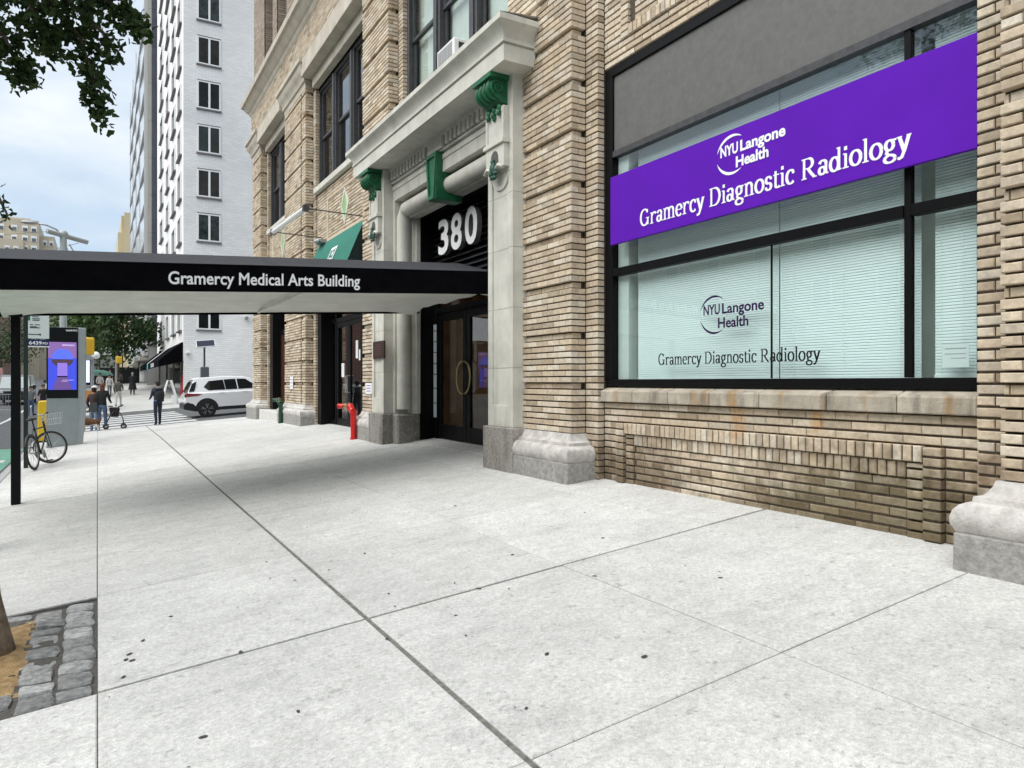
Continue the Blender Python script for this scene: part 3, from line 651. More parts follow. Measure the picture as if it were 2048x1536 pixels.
# lettering on the glass
LT = MB(); place_text(LT, serif_text('Gramercy Diagnostic Radiology', 1.15), lambda u, v, d: (5.046 - d * .2, 5.685 - u, 1.775 + v), 1.93, .115, cap=.68)
LT.build('lettering', 'vblack', WIN, fix=False)
def logo(mb, X, yl, z, W, bold):
    """ring with two thickening arcs and two lines of type; yl = far edge, W = width"""
    r = W * .235; cy = yl - r * 1.0; cz = z
    for a0, a1 in ((50, 165), (195, 308)):
        pts = []; n = 22; vs = []
        for k in range(n + 1):
            a = R(lerp(a0, a1, k / n)); t = math.sin(math.pi * k / n) ** .8 * W * .022 * bold + .001
            for q in (r, r - t): vs.append((X, cy - q * math.cos(a), cz + q * math.sin(a)))
        mb.add(vs, [(2 * k, 2 * k + 1, 2 * k + 3, 2 * k + 2) for k in range(n)])
    place_text(mb, text_mesh('NYU', 0, .022 * bold), lambda u, v, d: (X - .0005, yl - W * .06 - u, cz + W * .005 + v), W * .27, W * .125)
    place_text(mb, text_mesh('Langone', 0, .022 * bold), lambda u, v, d: (X - .001, yl - W * .365 - u, cz + W * .005 + v), W * .63, W * .125)
    place_text(mb, text_mesh('Health', 0, .022 * bold), lambda u, v, d: (X - .0015, yl - W * .30 - u, cz - W * .165 + v), W * .47, W * .125)
LT = MB(); logo(LT, 5.046, 5.09, 2.235, .775, 1.15); LT.build('emblem', 'vdark', WIN, fix=False)
s = MB(); s.box(5.054, 5.056, 2.62, 2.80, 1.70, 1.86); s.box(5.0525, 5.0535, 2.64, 2.78, 1.825, 1.832, 1); s.box(5.0525, 5.0535, 2.64, 2.78, 1.79, 1.795, 1); s.box(5.0525, 5.0535, 2.64, 2.74, 1.76, 1.765, 1)
s.build('notice', ['paper', mat('print grey', (.4, .42, .42), .8)], WIN)
# interior behind the window
s = MB(); s.box(5.45, 5.5, 2.3, 6.5, 1.4, 4.3); s.box(5.091, 5.45, 6.22, 6.4, 1.4, 4.3); s.box(5.091, 5.45, 2.40, 2.52, 1.4, 4.3); s.box(5.091, 5.45, 2.4, 6.3, 1.45, 1.6); s.box(5.06, 5.45, 2.5, 6.4, 4.2, 4.3)
s.build('window_reveal', 'inwall', BLD)
def blind(y0, y1, z0, z1, label):
    t = thing('venetian_blind', (5.16, y0, z0), label, 'blind', 'pale blinds in the shop window')
    s = MB(); z = z0 + .03
    while z < z1:
        a = R(74) + rnd.uniform(-.03, .03); dx, dz = .0122 * math.cos(a), .0122 * math.sin(a)
        s.add([(5.155 - dx, y0, z - dz), (5.155 - dx, y1, z - dz), (5.152, y0, z + .002), (5.152, y1, z + .002), (5.155 + dx, y0, z + dz), (5.155 + dx, y1, z + dz)], [(0, 1, 3, 2), (2, 3, 5, 4)]); z += .0222
    s.build('slats', 'blind', t, fix=False)
    s = MB(); s.box(5.14, 5.17, y0, y1, z0, z0 + .02); s.build('bottom_rail', 'blind', t)
    s = MB()
    for q in (.12, .5, .88): yy = lerp(y0, y1, q); s.box(5.139, 5.1405, yy, yy + .003, z0, z1)
    s.build('cord', 'blind', t)
blind(4.248, 6.13, 1.60, 4.18, 'pale slatted blind at the far side of the shop window, behind the dark lettering')
blind(3.0, 4.236, 1.60, 4.18, 'pale slatted blind in the shop window between dark seam and black mullion')
blind(2.515, 2.90, 1.63, 4.18, 'narrow pale slatted blind behind the window notice, nearest the right hand pier')

# purple sign
t = thing('shop_sign', (4.87, 4.35, 3.46), 'long purple sign board with white lettering across the shop window', 'sign')
s = MB(); s.box(4.925, 4.96, 2.503, 6.335, 3.115, 3.865); s.box(4.96, 5.02, 3.0, 3.04, 3.2, 3.3); s.box(4.96, 5.02, 5.9, 5.95, 3.2, 3.3); s.build('panel', 'purple', t, bevel=.003)
s = MB(); place_text(s, serif_text('Gramercy Diagnostic Radiology', 1.25), lambda u, v, d: (4.9215 - d * .4, 5.83 - u, 3.225 + v), 2.895, .167, cap=.68); s.build('lettering', 'vwhite', t, fix=False)
s = MB(); logo(s, 4.9225, 4.755, 3.640, .765, 1.5); s.build('emblem', 'vwhite', t, fix=False)

# ---------------------------------------------------------------- doorway surround
def place(y, zc): return y
def portal():
    s = MB()
    for y0, y1, side in ((7.85, 8.51, 1), (12.58, 13.22, -1)):
        g = MB(); g.box(4.50, 4.98, y0 - .06, y1 + .06, .0, 1.015); g.build('pilaster_plinth', 'granite', BLD, bevel=.012)
        p = MB()
        p.box(4.575, 4.98, y0, y1, 1.016, 5.52)                                   # shaft
        p.box(4.55, 4.5749, y0, y0 + .11, 1.016, 4.30); p.box(4.55, 4.5749, y1 - .11, y1, 1.016, 4.30)      # stiles
        p.box(4.55, 4.5749, y0 + .1101, y1 - .1101, 1.016, 1.30)
        ca = (y0 + y1) / 2; r = (y1 - y0) / 2 - .11                               # round-bottomed apron at the top of the sunk panel
        pts = [(ca - r, 4.3), (ca + r, 4.3)] + [(ca + r * math.cos(R(a)), 4.30 - .20 * math.sin(R(a))) for a in range(15, 170, 15)]
        p.prism(pts, 'x', 4.55, 4.5749)
        p.box(4.55, 4.5749, y0, y1, 4.301, 5.52)
        pil = sub(p.build('pilaster', 'lime', BLD, bevel=.004))
        for zj in (1.78, 2.55, 3.32, 4.02):
            q = MB(); q.box(4.5735, 4.5755, y0 + .112, y1 - .112, zj, zj + .004); q.box(4.5485, 4.5505, y0 + .001, y0 + .108, zj, zj + .004); q.box(4.5485, 4.5505, y1 - .108, y1 - .001, zj, zj + .004); q.box(4.56, 4.70, y0 - .0015, y0 + .001, zj, zj + .004); q.build('block_joint', mat('stone joint', (.20, .19, .16), .9), pil)
        u = MB(); a, b_ = y0 + .09, y1 - .09
        u.box(4.47, 4.5499, a, b_, 4.36, 4.655); u.box(4.44, 4.5499, a - .025, b_ + .025, 4.656, 4.715); u.box(4.48, 4.5499, a, b_, 4.716, 5.13)
        u.box(4.465, 4.4799, a, a + .05, 4.716, 5.13); u.box(4.465, 4.4799, b_ - .05, b_, 4.716, 5.13); u.box(4.465, 4.4799, a + .051, b_ - .051, 5.07, 5.13)
        u.build('console_block', 'lime', pil, bevel=.004)
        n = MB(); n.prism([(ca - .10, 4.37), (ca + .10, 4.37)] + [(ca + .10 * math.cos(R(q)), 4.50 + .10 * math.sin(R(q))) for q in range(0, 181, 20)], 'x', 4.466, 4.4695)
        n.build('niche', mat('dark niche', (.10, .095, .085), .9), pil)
        o = MB()
        o.ball((4.45, ca, 4.36), (.05, .055, .10), 10, 6); o.ball((4.45, ca - .06, 4.30), (.03, .05, .03)); o.ball((4.45, ca + .06, 4.30), (.03, .05, .03)); o.ball((4.45, ca, 4.25), (.035, .08, .03)); o.ball((4.44, ca, 4.45), (.03, .03, .05))
        o.build('leaf_ornament', 'verdigris', pil, smooth=True)
        v = MB(); v.tube([(4.45, ca - .24, 4.335), (4.44, ca - .15, 4.385), (4.45, ca - .06, 4.35)], .022, 6); v.build('scroll', 'lime', pil, smooth=True); v = MB(); v.tube([(4.45, ca + .24, 4.335), (4.44, ca + .15, 4.385), (4.45, ca + .06, 4.35)], .022, 6); v.build('scroll', 'lime', pil, smooth=True)
        # green console
        c = MB(); cw = .20
        c.box(4.27, 4.55, ca - cw - .05, ca + cw + .05, 5.455, 5.512)
        prof = [(4.5495, 5.455), (4.31, 5.455)] + arc(4.40, 5.34, .115, 128, 265, 9) + [(4.43, 5.215), (4.46, 5.17), (4.5495, 5.16)]
        c.prism([(x, z) for x, z in prof], 'y', ca - cw, ca + cw)
        for q in (-.15, -.05, .05, .15):
            c.tube([(x, ca + q, z) for x, z in arc(4.40, 5.34, .118, 120, 275, 9)], .022, 6)
        for e in (-1, 1):
            c.tube([(4.40 + (.02 + .085 * k / 14) * math.cos(k * .75), ca + e * (cw + .006), 5.35 + (.02 + .085 * k / 14) * math.sin(k * .75)) for k in range(15)], .016, 6)
        cs = sub(c.build('console', 'green', BLD, smooth=35))
        d = MB()
        for q in (-.14, 0, .14):
            d.ball((4.47, ca + q, 5.12), (.04, .05, .06), 8, 5); d.ball((4.45, ca + q, 5.06), (.03, .035, .05), 8, 5)
        d.ball((4.47, ca, 5.03), (.03, .04, .05), 8, 5); d.build('leaf_drop', 'green', cs, smooth=True)
    # crown moulding
    c = MB()
    c.course(4.27, 7.58, 13.49, [(-.03, 5.515), (.0, 5.516), (.0, 5.715), (-.015, 5.72), (-.015, 5.735), (.02, 5.74), (.02, 5.775), (.005, 5.785), (.01, 5.83), (.035, 5.88), (.075, 5.925), (.115, 5.95), (.12, 5.955), (.12, 6.02), (.10, 6.035)], 4.72)
    c.add([(4.16, 7.47, 6.034), (4.16, 13.6, 6.034), (4.73, 13.6, 6.10), (4.73, 7.47, 6.10)], [(0, 1, 2, 3)])
    c.build('cornice', 'lime', BLD, smooth=25)
    f = MB()
    f.box(4.73, 4.98, 8.511, 12.579, 4.93, 5.12); f.box(4.715, 4.98, 8.511, 12.579, 5.1201, 5.20); f.box(4.74, 4.98, 8.511, 12.579, 5.2001, 5.52)
    f.box(4.69, 4.7399, 8.511, 12.579, 5.24, 5.27); f.box(4.66, 4.7399, 8.511, 12.579, 5.46, 5.515); f.box(4.655, 4.7399, 10.27, 10.81, 5.27, 5.459)
    f.build('frieze', 'lime', BLD, bevel=.004)
    y = 8.56
    while y < 12.5:
        if not 10.2 < y + .05 < 10.88:
            d = MB(); d.box(4.655, 4.739, y, y + .085, 5.29, 5.459); d.build('dentil', 'lime', BLD, bevel=.003)
        y += .148
    # backing jamb blocks, roll moulding round the opening
    j = MB()
    for y0, y1 in ((8.511, 8.60), (12.49, 12.579)):
        j.box(4.73, 5.12, y0, y1, 1.016, 4.93)
    for y0, y1 in ((8.601, 8.74), (12.35, 12.489)): j.box(4.93, 5.12, y0, y1, 1.016, 4.93)
    j.box(4.93, 5.12, 8.741, 12.349, 4.60, 4.929)
    for y0, y1 in ((8.741, 8.80), (12.29, 12.349)): j.box(5.0, 5.14, y0, y1, 1.016, 4.60)
    for y0, y1 in ((8.801, 8.84), (12.25, 12.289)): j.box(5.06, 5.16, y0, y1, 1.016, 4.60)
    j.build('jamb', 'lime', BLD, bevel=.004)
    r = MB(); r.tube([(4.89, 12.41, 1.1), (4.89, 12.41, 3), (4.89, 12.41, 4.61), (4.89, 12.27, 4.75), (4.89, 10.5, 4.75), (4.89, 8.82, 4.75), (4.89, 8.68, 4.61), (4.89, 8.68, 3), (4.89, 8.68, 1.1)], .135, 20)
    r.build('roll_moulding', 'lime', BLD, smooth=60)
    g = MB()
    for y0, y1 in ((8.52, 8.83), (12.26, 12.57)):
        g = MB(); g.add([(x, y, z) for z in (0, 1.015) for x, y in ((4.70, y0), (4.70, y1), (5.16, y1), (5.16, y0))], [(0, 1, 2, 3), (4, 7, 6, 5), (0, 4, 5, 1), (1, 5, 6, 2), (2, 6, 7, 3), (3, 7, 4, 0)]); g.build('jamb_plinth', 'granite', BLD, bevel=.03)
    k = MB(); k.prism([(10.34, 5.235), (10.74, 5.235), (10.66, 4.50), (10.42, 4.50)], 'x', 4.62, 5.1)
    ks = sub(k.build('keystone', 'green', BLD, bevel=.006))
    k = MB()
    for a in ([(10.345, 5.23), (10.735, 5.23), (10.73, 5.17), (10.35, 5.17)], [(10.35, 5.169), (10.40, 5.169), (10.465, 4.57), (10.425, 4.57)], [(10.68, 5.169), (10.73, 5.169), (10.655, 4.57), (10.615, 4.57)], [(10.425, 4.569), (10.655, 4.569), (10.65, 4.51), (10.43, 4.51)]):
        k.prism(a, 'x', 4.595, 4.6199)
    k.build('keystone_border', 'green', ks)
    # recess: black steel reveal, louvre, transom, doors
    b_ = MB(); b_.box(5.14, 5.55, 12.25, 12.40, .1, 4.62); b_.box(5.14, 5.55, 8.70, 8.84, .1, 4.62); b_.box(5.14, 5.55, 8.7, 12.4, 4.595, 4.8); b_.box(5.52, 5.56, 8.7, 12.4, 3.25, 4.7); b_.box(5.38, 5.50, 8.85, 12.24, 3.26, 3.33)
    b_.build('entrance_frame', 'black', BLD)
    z = 3.36
    while z < 4.56:
        q = MB(); q.add([(5.40, 8.85, z), (5.40, 12.24, z), (5.40, 12.24, z + .02), (5.40, 8.85, z + .02), (5.50, 8.85, z + .085), (5.50, 12.24, z + .085), (5.5, 12.24, z + .105), (5.5, 8.85, z + .105)], [(0, 1, 2, 3), (3, 2, 6, 7), (4, 7, 6, 5), (0, 4, 5, 1)])
        q.build('louvre_slat', mat('satin black slats', (.012, .012, .012), .3), BLD); z += .105
    q = MB(); q.quad((5.46, 8.85, 2.95), (5.46, 12.24, 2.95), (5.46, 12.24, 3.26), (5.46, 8.85, 3.26)); q.build('transom_pane', 'dglass', BLD)
    q = MB(); q.box(5.40, 5.50, 8.85, 12.24, 2.85, 2.95); q.box(5.40, 5.50, 12.10, 12.24, .45, 2.85); q.box(5.40, 5.50, 9.66, 9.74, .45, 2.85); q.box(5.40, 5.5, 8.85, 8.95, .45, 2.85); q.box(5.4, 5.5, 8.95, 9.66, .45, .75); q.build('door_frame', 'black', BLD)
    q = MB(); q.quad((5.45, 8.95, .75), (5.45, 9.66, .75), (5.45, 9.66, 2.85), (5.45, 8.95, 2.85)); q.build('sidelight_pane', 'dglass', BLD)
    for a, b2, hs in ((9.75, 10.91, 1), (10.925, 12.09, -1)):
        d = MB(); st = .135
        d.box(5.42, 5.47, a, a + st, .57, 2.84); d.box(5.42, 5.47, b2 - st, b2, .57, 2.84); d.box(5.42, 5.47, a + st, b2 - st, 2.70, 2.84); d.box(5.42, 5.47, a + st, b2 - st, .57, .83)
        dr = sub(d.build('door', 'black', BLD, bevel=.004))
        p = MB(); p.quad((5.445, a + st, .83), (5.445, b2 - st, .83), (5.445, b2 - st, 2.70), (5.445, a + st, 2.70)); p.build('pane', 'dglass', dr)
        h = MB(); yb = b2 - .05 if hs > 0 else a + .05
        h.tube([(5.42, yb, 1.95), (5.36, yb, 1.95)] + [(5.36, yb - hs * .20 * math.sin(R(q)), 1.675 + .27 * math.cos(R(q))) for q in range(15, 170, 15)] + [(5.36, yb, 1.40), (5.42, yb, 1.40)], .016, 8)
        h.build('handle', 'brass', dr, smooth=True)
    fl = MB(); fl.add([(5.0, 8.5, .46), (5.0, 12.6, .46), (5.0, 12.6, .515), (5.0, 8.5, .515), (5.44, 8.5, .56), (5.44, 12.6, .56)], [(0, 1, 2, 3), (3, 2, 5, 4)]); fl.box(5.38, 9.5, 8.5, 12.6, .40, .561)
    fl.build('threshold', 'concrete', BLD)
    lb = MB(); lb.box(8.9, 9.0, 8, 13, .5, 3.3); lb.box(5.56, 9, 12.45, 12.55, .5, 3.3); lb.box(5.56, 9, 8.5, 8.6, .5, 3.3); lb.box(5.56, 9, 8.5, 12.5, 3.27, 3.35); lb.box(6.6, 7.2, 9.1, 10.3, .56, 1.55)
    lb.build('lobby', 'lobby', BLD)
    q = MB(); q.box(8.0, 8.6, 10.4, 11.4, 3.24, 3.265); q.box(6.4, 7.0, 9.6, 9.7, 3.24, 3.265); q.build('lobby_light', emit_mat('lobby lamp', (1, .93, .8), 6), BLD)
    q = MB(); q.box(7.9, 7.95, 9.4, 10.2, 1.3, 2.9); q.build('lobby_tint_panel', emit_mat('violet tint glow', (.08, .03, .16), .16), BLD)  # added glowing panel, gives the right door glass a faint violet tint
portal()

# number on the louvre
t = thing('house_number', (5.3, 10.9, 3.9), 'large white 380 numerals on black louvres over the doorway', 'number')
for ch, y, wd in (('3', 11.66, .42), ('8', 11.14, .42), ('0', 10.60, .44)):
    vs_, fs_ = text_mesh(ch, .5, .025)
    s = MB(); place_text(s, (vs_, fs_), lambda u, v, d: (5.28 - d * .09, y - u, 3.86 + v), wd, .60)
    o = s.build('numeral', ['vwhite', mat('grey letter return', (.16, .155, .15), .5)], t)
    for p in o.data.polygons:
        if abs(p.normal.x) < .5: p.material_index = 1

# upper windows ---------------------------------------------------------------------
def upper_window(y0, y1, z0, z1, n, X=5.0, shade=None, lamp=None):
    mul = .26; inner = (y1 - y0 - .16 - mul * (n - 1)) / n
    f = MB(); f.box(X, X + .14, y0, y1, z1 - .10, z1); f.box(X, X + .14, y0, y1, z0, z0 + .06); f.box(X - .02, X + .14, y0, y0 + .08, z0 + .061, z1 - .101); f.box(X - .02, X + .14, y1 - .08, y1, z0 + .061, z1 - .101)
    for k in range(n - 1):
        a = y0 + .08 + (k + 1) * inner + k * mul; f.box(X - .02, X + .14, a, a + mul, z0 + .061, z1 - .101); f.box(X - .05, X - .0201, a + .07, a + mul - .07, z0 + .061, z1 - .101)
    wn = sub(f.build('window', 'dgrey', BLD, bevel=.006))
    for k in range(n):
        a = y0 + .08 + k * (inner + mul) + .005; b_ = a + inner - .01; zm = (z0 + z1) / 2
        for q, (za, zb, xx) in enumerate(((zm - .03, z1 - .105, X + .05), (z0 + .065, zm + .03, X + .085))):
            s = MB(); st = .06
            s.box(xx, xx + .035, a, a + st, za, zb); s.box(xx, xx + .035, b_ - st, b_, za, zb); s.box(xx, xx + .035, a + st, b_ - st, zb - .06, zb); s.box(xx, xx + .035, a + st, b_ - st, za, za + .06)
            s.build('sash', 'dgrey', wn)
            s = MB(); s.quad((xx + .02, a + st, za + .06), (xx + .02, b_ - st, za + .06), (xx + .02, b_ - st, zb - .06), (xx + .02, a + st, zb - .06)); s.build('pane', 'glass' if shade else 'dglass', wn)
        if shade and k in shade:
            s = MB(); s.quad((X + .2, a - .03, lerp(z0, z1, .02)), (X + .2, b_ + .03, lerp(z0, z1, .02)), (X + .2, b_ + .03, z1), (X + .2, a - .03, z1)); s.build('roller_shade', 'shade', wn)
    return wn
upper_window(14.5, 18.64, 6.60, 9.2, 3)
upper_window(21.55, 24.6, 6.60, 9.2, 2)
upper_window(8.5, 12.5, 6.60, 9.2, 3, shade=(0, 1, 2))
upper_window(2.52, 6.51, 6.60, 9.2, 3)
upper_window(21.31, 22.59, 11.45, 14.7, 1, X=5.06); upper_window(23.21, 24.49, 11.45, 14.7, 1, X=5.06)
s = MB()
for z in (6.45, 11.2): s.box(5.31, 17, .6, 26, z - .1, z)
s.box(8.5, 8.6, 13, 26, .5, 15); s.box(8.5, 8.6, .6, 8, .5, 15); s.box(9.01, 9.1, 8, 13, .5, 15); s.box(5.31, 8.5, 13.2, 13.3, .5, 15); s.box(5.31, 8.5, 20, 20.1, .5, 15); s.box(5.31, 8.5, 7.3, 7.4, 4.3, 15); s.box(5.31, 8.5, 14.3, 25.9, .45, .5)
s.build('interior', 'room', BLD)
s = MB()
for y, z in ((15.2, 8.9), (16.9, 8.9), (16.4, 8.2)): s.box(6.3, 7.2, y, y + .22, z, z + .02)
s.build('ceiling_lamp', emit_mat('office lamp', (1, .88, .6), 7), BLD)
# green shop entrance in bay 2
f = MB(); X = 5.2
f.box(4.96, X + .08, 14.49, 14.62, .40, 4.45); f.box(4.96, X + .08, 18.35, 18.66, .40, 4.45); f.box(X, X + .08, 14.62, 18.35, 3.08, 3.2); f.box(X, X + .08, 14.62, 18.35, 4.3, 4.45)
for y in (15.75, 17.86): f.box(X, X + .08, y - .05, y + .05, .45, 4.3)
f.box(X, X + .08, 14.62, 15.7, .40, .75); f.box(X, X + .08, 17.91, 18.35, .40, .62)
sf = sub(f.build('shopfront', 'black', BLD, bevel=.005))
for a, b_, za, zb in ((14.62, 18.35, 3.2, 4.3), (14.62, 15.7, .75, 3.08), (17.91, 18.35, .62, 3.08)):
    s = MB(); s.quad((X + .04, a, za), (X + .04, b_, za), (X + .04, b_, zb), (X + .04, a, zb)); s.build('pane', 'dglass', sf)
for a, b_, hs in ((15.81, 16.80, 1), (16.81, 17.80, -1)):
    d = MB(); st = .11
    d.box(X + .01, X + .06, a, a + st, .46, 3.07); d.box(X + .01, X + .06, b_ - st, b_, .46, 3.07); d.box(X + .01, X + .06, a + st, b_ - st, 2.95, 3.07); d.box(X + .01, X + .06, a + st, b_ - st, .46, .70)
    dr = sub(d.build('door', 'black', BLD, bevel=.004))
    s = MB(); s.quad((X + .035, a + st, .70), (X + .035, b_ - st, .70), (X + .035, b_ - st, 2.95), (X + .035, a + st, 2.95)); s.build('pane', 'dglass', dr)
    h = MB(); yh = b_ - .055 if hs > 0 else a + .055; h.tube([(X + .01, yh, 1.75), (X - .05, yh, 1.75), (X - .05, yh, 1.35), (X + .01, yh, 1.35)], .014, 6); h.build('handle', 'steel', dr)
for y, z, hh, ww in ((17.35, 1.72, .34, .22), (16.25, 2.15, .42, .17), (16.05, 2.10, .25, .10)): s = MB(); s.box(X + .028, X + .032, y - ww / 2, y + ww / 2, z, z + hh); s.build('door_notice', 'paper', sf)
s = MB(); s.box(5.9, 5.95, 15.2, 15.9, 1.6, 2.0); s.build('display', mat('lime display', (.35, .55, .05), .5), BLD)
s = MB(); s.box(6.2, 6.25, 15.2, 17.5, 2.3, 2.5); s.build('display_banner', mat('red banner', (.45, .03, .02), .5), BLD)
# dark doorway in bay 3 with a stone step
f = MB(); f.box(4.96, 5.3, 21.54, 21.75, .7, 4.2); f.box(4.96, 5.3, 24.2, 24.62, .7, 4.2); f.box(5.2, 5.3, 21.75, 24.2, 3.15, 3.3); f.box(5.2, 5.3, 21.75, 24.2, 4.05, 4.2)
df = sub(f.build('door_surround', 'black', BLD))
d = MB(); d.box(5.22, 5.27, 21.76, 22.95, .72, 3.14); d.box(5.22, 5.27, 22.96, 24.19, .72, 3.14); dd = sub(d.build('door', mat('dark brown door', (.055, .024, .015), .35), df, bevel=.004))
s = MB(); s.quad((5.25, 21.75, 3.3), (5.25, 24.2, 3.3), (5.25, 24.2, 4.05), (5.25, 21.75, 4.05)); s.build('transom_pane', 'dglass', df)
h = MB()
for y in (22.85, 23.06): h.tube([(5.22, y, 1.9), (5.16, y, 1.9), (5.16, y, 1.4), (5.22, y, 1.4)], .015, 6)
h.build('handle', 'steel', df)
s = MB(); s.box(4.62, 5.3, 21.5, 24.66, .2, .70); s.build('door_step', mat('pale marble', (.62, .61, .57), .5, .1, 4), BLD, bevel=.015)

# ------------------------------------------------------------------ entrance canopy
t = thing('entrance_canopy', (1.9, 10.45, .2), 'black canvas canopy with white lettering reaching from the doorway to the kerb', 'canopy')
def cz(x): return 2.572 + .0535 * x            # underside rises towards the building
CX0, CX1, CY0, CY1 = -1.25, 5.05, 8.80, 12.10
VH = .315
s = MB(); s.add([(x, y, cz(x) + d) for x in (CX0, CX1) for y, d in ((CY0, 0), (CY0, VH), (CY0 + .02, VH), (CY0 + .02, 0))], [(0, 1, 2, 3), (4, 7, 6, 5), (0, 4, 5, 1), (1, 5, 6, 2), (2, 6, 7, 3), (3, 7, 4, 0)])
s.add([(x, y, cz(x) + d) for x in (CX0, CX1) for y, d in ((CY1, 0), (CY1, VH), (CY1 - .02, VH), (CY1 - .02, 0))], [(0, 1, 2, 3), (4, 7, 6, 5), (0, 4, 5, 1), (1, 5, 6, 2), (2, 6, 7, 3), (3, 7, 4, 0)])
s.box(CX0 - .02, CX0, CY0, CY1, cz(CX0), cz(CX0) + VH)
val = sub(s.build('valance', 'blackcan', t))
ym = (CY0 + CY1) / 2
s = MB(); n = 10
for k in range(n + 1):
    x = lerp(CX0 - .02, CX1, k / n); sag = -.012 * math.sin(k * math.pi)
    s.v += [(x, CY0 - .004, cz(x) + VH - .01), (x, (CY0 + ym) / 2, cz(x) + VH + .17 - .012), (x, ym, cz(x) + VH + .36), (x, (CY1 + ym) / 2, cz(x) + VH + .17), (x, CY1 + .004, cz(x) + VH - .01)]
for k in range(n):
    for j in range(4): s.f.append((k * 5 + j, k * 5 + j + 1, k * 5 + 6 + j, k * 5 + 5 + j)); s.m.append(0)
s.f += [(4, 3, 2, 1, 0), (n * 5, n * 5 + 1, n * 5 + 2, n * 5 + 3, n * 5 + 4)]; s.m += [0, 0]
s.build('cover', 'topcan', t)
# lining: sagging cloth underneath, turned down at the edges
s = MB(); nx, ny = 36, 14
for i in range(nx + 1):
    for j in range(ny + 1):
        u, v = i / nx, j / ny; x = lerp(CX0 + .12, CX1 - .12, u); y = lerp(CY0 + .025, CY1 + .003, v)
        e = min(v, 1 - v) * (CY1 - CY0); up = .085 * sm(e / .55) + .05 * sm(min(u, 1 - u) * 6.3 / .5)
        z = cz(x) - .022 + up + .045 * sm(e / .3) * noise.noise(Vector((x * 1.3, y * 2.1, 0))) - .02 * math.sin(u * math.pi * 3) ** 2 * math.sin(v * math.pi)
        s.v.append((x, y, z))
s.f = [(i * (ny + 1) + j, i * (ny + 1) + j + 1, (i + 1) * (ny + 1) + j + 1, (i + 1) * (ny + 1) + j) for i in range(nx) for j in range(ny)]; s.m = [0] * len(s.f)
s.build('lining', 'lining', t, smooth=True)
for x in (2.25,):
    s = MB(); s.cyl((x, CY0 + .03, cz(x) + .035), (x, CY1 - .03, cz(x) + .035), .022, n=8); s.build('cross_bar', 'lining', t, smooth=True)
s = MB(); s.cyl((CX0 + .04, CY0 + .03, cz(CX0) + .03), (CX0 + .04, CY1 - .03, cz(CX0) + .03), .035, n=8); s.build('end_bar', 'black', t)
for y in (CY1 - .05, CY0 + .05):
    s = MB(); x = -.98; gz = walk_z(x, y)
    s.box(x - .055, x + .055, y - .055, y + .055, gz, cz(x) + .05); s.box(x - .08, x + .08, y - .08, y + .08, cz(x) - .02, cz(x) + .045); s.build('post', 'black', t, bevel=.006)
s = MB(); place_text(s, text_mesh('Gramercy Medical Arts Building', 0, .018, 1.0), lambda u, v, d: (.68 + u, CY0 - .003, cz(.68 + u) + .082 + v), 2.19, .145); s.build('lettering', 'vwhite', t, fix=False)

# ------------------------------------------------------------------ green awning and its light bar
t = thing('shop_awning', (4.8, 16.5, 3.3), 'dark green sloping canvas awning over the glass shop door', 'awning')
s = MB(); A0, A1 = 14.7, 18.4; top = (4.90, 5.06); bot = (4.40, 3.86)
s.add([(top[0], A0, top[1]), (top[0], A1, top[1]), (bot[0], A1, bot[1]), (bot[0], A0, bot[1]), (bot[0], A0, bot[1] - .18), (bot[0], A1, bot[1] - .18)], [(0, 1, 2, 3), (3, 2, 5, 4)])
s.build('canvas', 'teal', t)
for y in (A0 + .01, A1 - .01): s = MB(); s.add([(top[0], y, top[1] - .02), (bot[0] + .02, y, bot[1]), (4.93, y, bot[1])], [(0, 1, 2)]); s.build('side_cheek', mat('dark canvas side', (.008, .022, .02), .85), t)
s = MB(); s.tube([(4.9, A0, 3.88), (4.42, A0, 3.88), (4.42, A1, 3.88), (4.9, A1, 3.88)], .018, 6); s.build('frame', 'steel', t)
def on_awn(u, v): f = v; return (lerp(bot[0], top[0], f) - .008, u, lerp(bot[1], top[1], f) + .004)
s = MB()
def aq(u0, u1, v0, v1, m, d=0): s.add([(p[0] - d, p[1], p[2]) for p in (on_awn(u0, v0), on_awn(u1, v0), on_awn(u1, v1), on_awn(u0, v1))], [(0, 1, 2, 3)], m)
aq(16.15, 16.65, .30, .72, 0)
for u0, u1, v0, v1 in ((16.22, 16.29, .34, .68), (16.30, 16.50, .50, .54), (16.42, 16.49, .54, .64), (16.51, 16.58, .34, .68), (16.3, 16.42, .62, .66)): aq(u0, u1, v0, v1, 1, .003)
for k in range(9):
    u = 15.75 + k * .15; aq(u, u + .035, .14, .14 + .08 + .04 * (k % 3 == 0), 0); aq(u + .035, u + .11, .14 + .03 * (k % 2), .16 + .03 * (k % 2), 0, .001)
s.build('emblem', ['vwhite', 'teal'], t, fix=False)
t = thing('light_bar', (4.2, 16.4, 5.2), 'white tubular light bar on thin rods above the green awning', 'light bar')
s = MB(); s.cyl((3.66, 14.75, 5.13), (3.72, 18.15, 5.27), .055, n=14); s.build('tube', 'white', t, smooth=50)
for y, x, z in ((14.7, 3.66, 5.13), (18.1, 3.72, 5.27)):
    s = MB(); s.cyl((x, y, z), (4.95, y - .02, z - .03), .012, n=6); s.box(x - .06, x + .06, y - .05, y + .05, z - .06, z + .06); s.build('rod', 'dgrey', t)
s = MB(); s.box(4.78, 4.92, 17.7, 18.2, 5.06, 5.14); s.ball((4.74, 17.8, 5.1), .06); s.ball((4.74, 18.0, 5.12), .06); s.build('bracket', 'steel', t)

